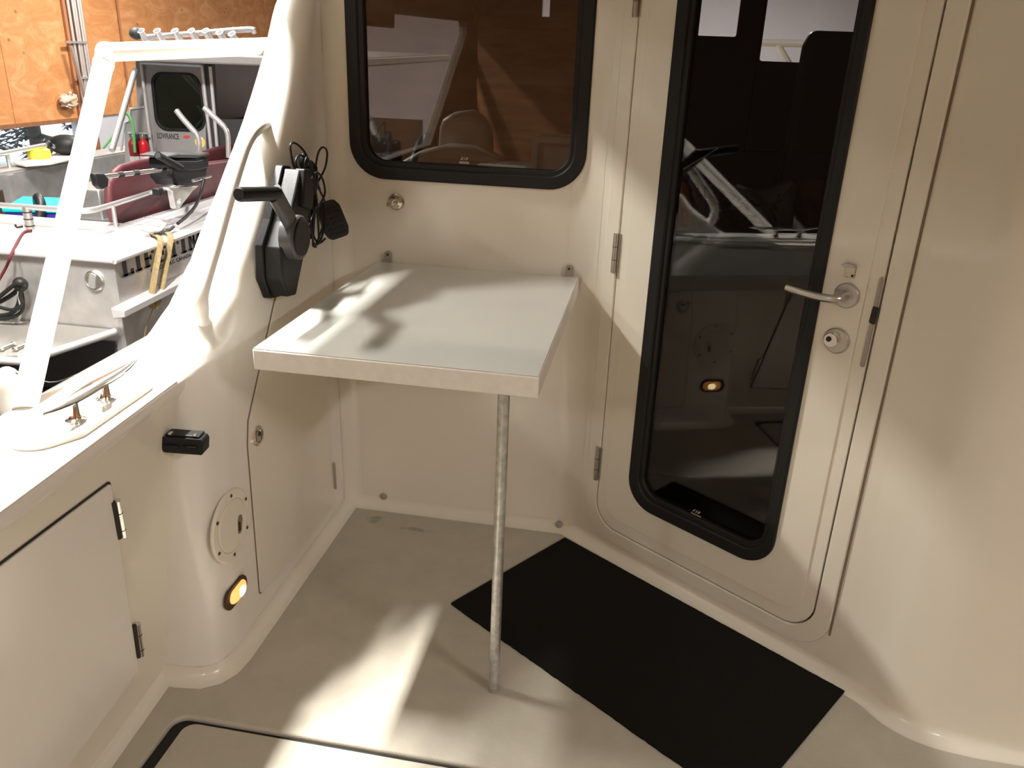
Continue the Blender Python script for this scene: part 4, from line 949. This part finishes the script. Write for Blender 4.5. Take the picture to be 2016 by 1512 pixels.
# cabin of the neighbouring boat
MB().plate(KF, [K(262, 240), K(258, 112), K(276, 112), K(284, 240)], [], .03, -.06).build('side_post', 'cabin_grey', nb)
cab = [K(303, 310), K(280, 124), K(402, 129), K(424, 310)]
MB().plate(KF, [K(303, 345), K(278, 118), K(402, 122), K(428, 345)], [roundpoly([K(299, 144), K(391, 147), K(406, 255), K(312, 252)], .09, 5)], .04).build('cabin_door', 'cabin_grey', nb)
wo = [K(308, 257), K(408, 260), K(393, 144), K(296, 141)]
wi = [K(313, 252), K(404, 255), K(390, 149), K(301, 146)]
cw = MB().plate(KF, roundpoly(wo, .10, 6), [roundpoly(wi, .085, 6)], .03, .012).build('cabin_window_frame', 'black_rubber', nb, bevel=.004)
MB().plate(KF, roundpoly(wi, .085, 6), [], .006, -.005).build('cabin_glass', 'glass_green', cw)
for a, b in (((280, 123), (303, 310)), ((280, 123), (400, 129)), ((400, 129), (420, 310)), ((416, 131), (432, 310))):
    MB().tube([KF(*K(*a), .02), KF(*K(*b), .02)], .014, 8).build('cabin_trim', 'aluminium_white', nb)
MB().plate(KF, [K(408, 310), K(403, 125), K(418, 125), K(430, 310)], [], .05, .01).build('door_track', 'cabin_dark', nb)
MB().plate(KF, [K(432, 400), K(428, 235), K(520, 235), K(520, 400)], [], .04).build('cabin_lower_panel', 'cabin_dark', nb)
MB().plate(KF, [K(246, 390), K(246, 241), K(254, 238), K(257, 215), K(286, 210), K(305, 345), K(305, 390)], [], .04, .0).build('cabin_side_panel', 'cabin_grey', nb)
MB().tube([KF(*K(*p), .01) for p in ((240, 296), (247, 241), (255, 238), (258, 214), (286, 210))], .010, 8).build('panel_trim', 'aluminium_white', nb)
MB().plate(KF, roundpoly([K(262, 318), K(262, 262), K(300, 262), K(300, 318)], .02, 3), [], .03, .004).build('recess_panel', 'cabin_dark', nb)
r0, r1 = K(256, 118), K(560, 126)
MB().prism([V((r0[0]-.05, YC-.35, r0[1])), V((r1[0]+.6, YC-.35, r1[1]-.01)), V((r1[0]+.6, YC-.35, r1[1]+.06)), V((r0[0]-.05, YC-.35, r0[1]+.07))], (0, 3.2, .05)).build('cabin_roof', 'cabin_grey', nb, bevel=.015)
zt = K(400, 129)[1]
MB().box((-4.10, YC+1.3, .9), (.03, 2.6, .86)).build('cabin_port_side', 'cabin_grey', nb)
MB().box((-3.7, YC+2.6, .55), (2.3, .03, .5)).build('cabin_front', 'cabin_grey', nb)
MB().box((-3.6, YC+1.2, .55), (1.2, .8, .55)).build('cabin_console', 'cabin_dark', nb, bevel=.03)
text('LOWRANCE', .062, KF, K(310, 272)[0], K(310, 272)[1], 'letter_black', nb, 'door_lettering', .56)
MB().plate(KF, roundpoly([K(358, 270), K(367, 273), K(378, 269), K(367, 266)], .006, 3), [], .002, .003).build('red_sticker', 'sticker_red', nb)
c_ = K(394, 280)
rs_ = MB().lathe([(.045, 0), (.045, .003), (.001, .003)], KF, 20, *c_).build('round_sticker', 'sticker_yellow', nb)
MB().plate(KF, [(c_[0]-.040, c_[1]+.006), (c_[0]+.036, c_[1]+.030), (c_[0]+.02, c_[1]+.04), (c_[0]-.02, c_[1]+.038)], [], .001, .0042).build('sticker_band', 'sticker_white', rs_)
# rod holders on the cabin roof
ra, rb = atY(287, 73, YC-.25), atY(492, 58, YC-.25)
MB().tube(spline([ra, ra.lerp(rb, .5), rb, atY(497, 64, YC-.25)], 6), .020, 10).build('roof_rail', 'alu_tube', nb, smooth=60)
for (px, py) in ((277, 60), (309, 60), (344, 60), (376, 60), (404, 60), (432, 63), (456, 66)):
    t = atY(px, py, YC-.30); b = atY(px+12, py+22, YC-.24); d_ = (t-b).normalized()
    rh = MB().tube([t, t-d_*.012, b], [.029, .026, .026], 14).build('rod_holder', 'alu_tube', nb, smooth=40)
    MB().tube([t+d_*.001, t+d_*.002], .021, 12).build('holder_mouth', 'cabin_dark', rh)
MB().ball(atY(268, 66, YC-.28), (.05, .05, .045), 10, 8).build('roof_speaker', 'cabin_dark', nb)
MB().prism([atY(*p, YC-.33) for p in ((490, 112), (500, 108), (506, 118), (496, 122))], (0, .03, 0)).build('roof_fitting', 'cabin_dark', nb)

# ------------------------------------------------------------------ loose gear on and around that boat
def pan(name, m, pts, x, th, label, cat, bev=.02):
    o = MB().prism([atX(*p, x) for p in pts], (-th, 0, 0)).build(name, m, bevel=bev, seg=3); return tag(o, label, cat)
pan('maroon_panel', 'maroon', [(217, 408), (217, 362), (228, 346), (262, 338), (330, 330), (420, 318), (520, 305), (520, 395), (400, 428), (236, 462)], XH-.52, .05, 'maroon padded panel standing along the starboard rail, the nearer one', 'panel')
pan('maroon_panel', 'maroon', [(226, 352), (226, 339), (242, 325), (278, 315), (308, 311), (330, 315), (380, 305), (433, 289), (540, 268), (540, 330), (300, 360)], XH-.66, .05, 'maroon padded panel behind the nearer one, under the cabin door', 'panel')
# downrigger
XD = XH-.22
dg_ = thing('downrigger', atX(372, 372, XD), 'black downrigger with chrome boom clamped to the rail', 'fishing gear')
def Q(px, py, x=None): return atX(px, py, XD if x is None else x)
MB().prism([Q(*p) for p in ((338, 312), (410, 308), (408, 345), (398, 362), (352, 366), (340, 350))], (-.16, 0, 0)).build('drum_housing', 'black_plastic', dg_, bevel=.012)
MB().prism([Q(*p, XD+.02) for p in ((330, 308), (346, 311), (390, 311), (414, 304), (412, 300), (392, 303), (350, 302))], (-.20, 0, .0)).build('lid', 'grey_plastic', dg_, bevel=.006)
MB().prism([Q(*p, XD+.01) for p in ((334, 312), (350, 316), (388, 316), (411, 310), (411, 330), (388, 336), (350, 336), (338, 328))], (-.03, 0, 0)).build('side_rib', 'black_plastic', dg_, bevel=.008)
b0, b1 = Q(196, 349), Q(330, 333)
MB().tube([b0, b1], .013, 12).build('boom', 'chrome', dg_)
for t in (.28, .50, .92): MB().tube([b0.lerp(b1, t-.03), b0.lerp(b1, t+.03)], .017, 12).build('boom_collar', 'black_plastic', dg_)
MB().prism([Q(*p, XD+.02) for p in ((188, 342), (206, 341), (215, 352), (214, 368), (203, 374), (194, 366))], (-.04, 0, 0)).build('pulley_head', 'black_plastic', dg_, bevel=.008)
t0, t1 = Q(311, 306, XD+.05), Q(356, 330, XD+.05); d_ = (t1-t0).normalized()
rh = MB().tube([t0, t0+d_*.01, t1], [.024, .0215, .0215], 14).build('rod_tube', 'black_plastic', dg_)
MB().tube([t0-d_*.002, t0-d_*.001], .017, 12).build('tube_mouth', 'cabin_dark', rh)
MB().tube([Q(380, 356, XD+.06), Q(414, 346, XD+.06)], .011, 10).build('crank', 'chrome', dg_)
MB().prism([Q(*p) for p in ((330, 369), (392, 366), (380, 376), (352, 412), (346, 410), (340, 376))], (-.04, 0, 0)).build('bracket', 'aluminium', dg_, bevel=.004)
MB().tube(spline([Q(402, 352, XD+.09), Q(395, 380, XD+.09), Q(385, 405, XD+.12), Q(368, 425, XD+.15), Q(350, 440, XD+.17)], 6), .010, 8).build('power_cable', 'black_plastic', dg_, smooth=60)
MB().box(Q(311, 378, XD), (.05, .05, .045)).build('rail_clamp', 'black_plastic', dg_, bevel=.006)
# clamp and straps over the gunwale
sc_ = thing('spring_clamp', atZ(298, 462, ZGN+.02), 'grey battery clamp lying on the gunwale above the lettering', 'clamp')
MB().tube(spline([atZ(282, 452, ZGN+.05), atZ(296, 456, ZGN+.055), atZ(312, 455, ZGN+.04), atZ(326, 440, ZGN+.05)], 4), [(.008, .013)]*13, 10).build('clamp_handle', 'cord_grey', sc_)
MB().tube(spline([atZ(308, 460, ZGN+.03), atZ(330, 455, ZGN+.035), atZ(342, 446, ZGN+.05)], 4), .009, 8).build('clamp_jaw', 'cabin_dark', sc_)
for (pts, nm) in (([(296, 455), (304, 462), (316, 470), (312, 500), (304, 545), (297, 595), (302, 604)], 'yellow webbing strap over the lettering, the left one'),
                  ([(318, 452), (330, 458), (336, 468), (330, 505), (322, 545), (312, 590), (303, 606)], 'yellow webbing strap over the lettering, the right one')):
    P_ = [atZ(pts[0][0], pts[0][1], ZGN+.03), atZ(pts[1][0], pts[1][1], ZGN+.032)]+[atX(*p, XH+.036) for p in pts[2:]]
    sp_ = spline(P_, 4)
    tag(MB().tube(sp_, [(.003, .0165)]*len(sp_), 8, flat=(0, 0, 1)).build('webbing_strap', 'strap_yellow', smooth=40), nm, 'strap')
sp_ = spline([atX(303, 604, XH+.034), atX(293, 630, XH+.03), atX(286, 655, XH+.03), atX(282, 700, XH+.03)], 4)
tag(MB().tube(sp_, [(.002, .006)]*len(sp_), 6, flat=(1, 0, 0)).build('strap_tail', 'strap_yellow'), 'thin loose end of yellow strap hanging down the hull', 'strap')
# fire extinguishers
def exting(px, py, m, label):
    c = atY(px, py, YC-.1); t = thing('fire_extinguisher', c-V((0, 0, .12)), label, 'extinguisher', 'fire extinguishers by the cabin')
    f_ = Fr(c, (1, 0, 0), (0, 1, 0), (0, 0, 1))
    MB().lathe([(.034, -.13), (.038, -.12), (.038, .05), (.034, .07), (.018, .09), (.013, .10)], f_, 18).build('cylinder', m, t)
    MB().lathe([(.0385, -.10), (.0385, -.04)], f_, 18).build('paper_label', 'sticker_white', t)
    MB().box(c+V((0, 0, .115)), (.035, .035, .035)).build('valve', 'satin_steel', t, bevel=.005)
    MB().box(c+V((.02, -.01, .14)), (.09, .02, .012)).build('grip_handle', 'cord_grey', t, bevel=.003)
exting(284, 297, 'red_paint', 'bright red fire extinguisher beside the grey cabin door')
exting(264, 297, 'dark_red', 'dull red fire extinguisher left of the bright red one')
gr = spline([atY(*p, YC-.5) for p in ((248, 222), (256, 232), (262, 248), (264, 272), (266, 300))], 4)
tag(MB().tube(gr, .010, 8).build('green_rope', 'green_rope'), 'green rope hanging beside the fire extinguishers', 'rope')
gr = spline([atY(*p, YC-.6) for p in ((238, 216), (240, 230), (226, 262), (203, 292))], 4)
tag(MB().tube(gr, .009, 8).build('green_rope', 'green_rope'), 'green rope running down along the white strut', 'rope')
# tote, cutting board, tub, bag
zt_ = .36; c0, c1, c2, c3 = atZ(2, 410, zt_), atZ(112, 412, zt_), atZ(122, 389, zt_), atZ(44, 386, zt_)
tt = thing('storage_tote', (c0+c2)/2-V((0, 0, .4)), 'blue plastic tote with turquoise lid standing in the boat well', 'box')
cen = (c0+c1+c2+c3)/4
MB().prism([c+V((0, 0, -.03)) for c in (c0, c1, c2, c3)], (0, 0, .03)).build('lid', 'teal', tt, bevel=.01)
MB().prism([cen+(c-cen)*.80+V((0, 0, -.002)) for c in (c0, c1, c2, c3)], (0, 0, .006)).build('lid_panel', 'teal', tt, bevel=.002)
MB().prism([cen+(c-cen)*.93+V((0, 0, -.36)) for c in (c0, c1, c2, c3)], (0, 0, .335)).build('tub', 'blue_tote', tt, bevel=.01)
q = atZ(75, 400, zt_+.01); tag(MB().tube(spline([q, q+V((.05, -.05, .05)), q+V((.12, -.12, .0)), q+V((.15, -.2, -.08))], 4), .035, 10).build('black_hose', 'black_plastic', smooth=60), 'short black hose draped over the turquoise lid', 'hose')
zc_ = ZGN+.03
tag(MB().prism([atZ(*p, zc_) for p in ((28, 324), (62, 312), (150, 303), (150, 314), (100, 325), (50, 329))], (0, 0, .02)).build('cutting_board', 'board_white', bevel=.004), 'off-white cutting board lying on the far side of the grey boat', 'board')
q = atZ(79, 312, zc_+.02)
tag(MB().lathe([(.085, 0), (.095, .02), (.09, .075), (.075, .085), (.001, .085)], Fr(q, (1, 0, 0), (0, 1, 0)), 20).build('yellow_tub', 'yellow'), 'yellow plastic tub on the cutting board', 'tub')
q = atZ(115, 308, zc_+.02)
bg = MB()
q = q+V((-.02, .10, .0))
bg.ball(q+V((0, .05, .09)), (.16, .14, .09), 14, 10).ball(q+V((.08, .1, .10)), (.09, .10, .07), 10, 8)
tag(bg.build('black_bag', 'black_rubber', smooth=70), 'soft black bag behind the yellow tub', 'bag')
q = atZ(4, 395, .30)
tag(MB().box(q+V((-.34, .05, -.12)), (.40, .3, .36)).build('brown_case', 'case_brown', bevel=.02), 'dark brown case at the left edge of the boat well', 'case')
q = atZ(190, 395, .20)
tag(MB().box(q, (.34, .36, .26)).build('fish_box', 'aluminium', bevel=.015), 'silver fish box behind the stern rail', 'box')
# red rope, battery cables on the transom
rp_ = spline([atZ(62, 454, ZGN+.03), atZ(45, 460, ZGN+.02), atZ(30, 495, ZGN+.01)+V((0, -.02, 0)), atY(10, 530, YT-.05), atY(-20, 580, YT-.08)], 5)
tag(MB().tube(rp_, .008, 8).build('red_rope', 'red_rope', smooth=60), 'thin red rope tied to the stern rail', 'rope')
cbn = thing('battery_cables', atY(25, 620, YT-.12), 'tangle of black cables hanging on the transom', 'cable')
for i, lp in enumerate(([(40, 556), (30, 575), (8, 590), (-10, 600), (-10, 620), (20, 618), (36, 600), (40, 575)], [(35, 560), (38, 590), (42, 612), (36, 632), (20, 645), (0, 652), (-20, 655)],
                        [(44, 560), (30, 560), (10, 575), (-8, 590)], [(42, 570), (46, 600), (38, 618), (10, 628), (-15, 625)], [(50, 562), (40, 580), (44, 600), (25, 610), (0, 605)])):
    MB().tube(spline([atY(*p, YT-.06-.015*i) for p in lp], 5), [.012, .006, .011, .009, .010][i], 8).build('cable_strand', 'cord_grey' if i == 1 else 'black_rubber', cbn, smooth=60)
MB().ball(atY(40, 560, YT-.06), (.04, .035, .04), 10, 7).build('cable_plug', 'black_rubber', cbn)
# trailer under the boats
tr = thing('boat_trailer', (-3.4, 4.0, -1.25), 'black trailer wheel and frame under the swim platform', 'trailer')
tyre = []
for k in range(28):
    a = 2*PI*k/28; tyre.append(V((-3.05, 4.25+.27*math.cos(a), -.92+.27*math.sin(a))))
MB().tube(tyre, [(.07, .09)]*28, 12, closed=True, flat=(1, 0, 0)).build('tyre', 'black_rubber', tr, smooth=60)
MB().lathe([(.16, -.05), (.18, .0), (.05, .02), (.001, .02)], Fr((-3.05, 4.25, -.92), (0, 1, 0), (0, 0, 1)), 20).build('wheel_rim', 'satin_steel', tr)
MB().box((-3.15, 3.9, -.48), (.62, .9, .30)).build('black_filler_box', 'black_rubber', tr, bevel=.05)  # plain black box put in to fill the dark area under the platform
MB().box((-3.9, 6.5, -1.05), (.1, 7.0, .1)).build('frame_beam', 'cabin_dark', tr)
q = atX(22, 778, -1.42)
fd = thing('boat_fender', q-V((0, 0, .08)), 'white round fender hanging outside the gunwale', 'fender')
MB().ball(q, (.038, .038, .07), 16, 12).build('fender_body', 'paint_white', fd, smooth=80)
MB().tube(spline([q+V((0, 0, .065)), V((-1.33, q.y+.02, ZG-.05)), V((-1.268, q.y+.04, ZG-.03))], 5), .002, 6).build('lanyard', 'black_rubber', fd)
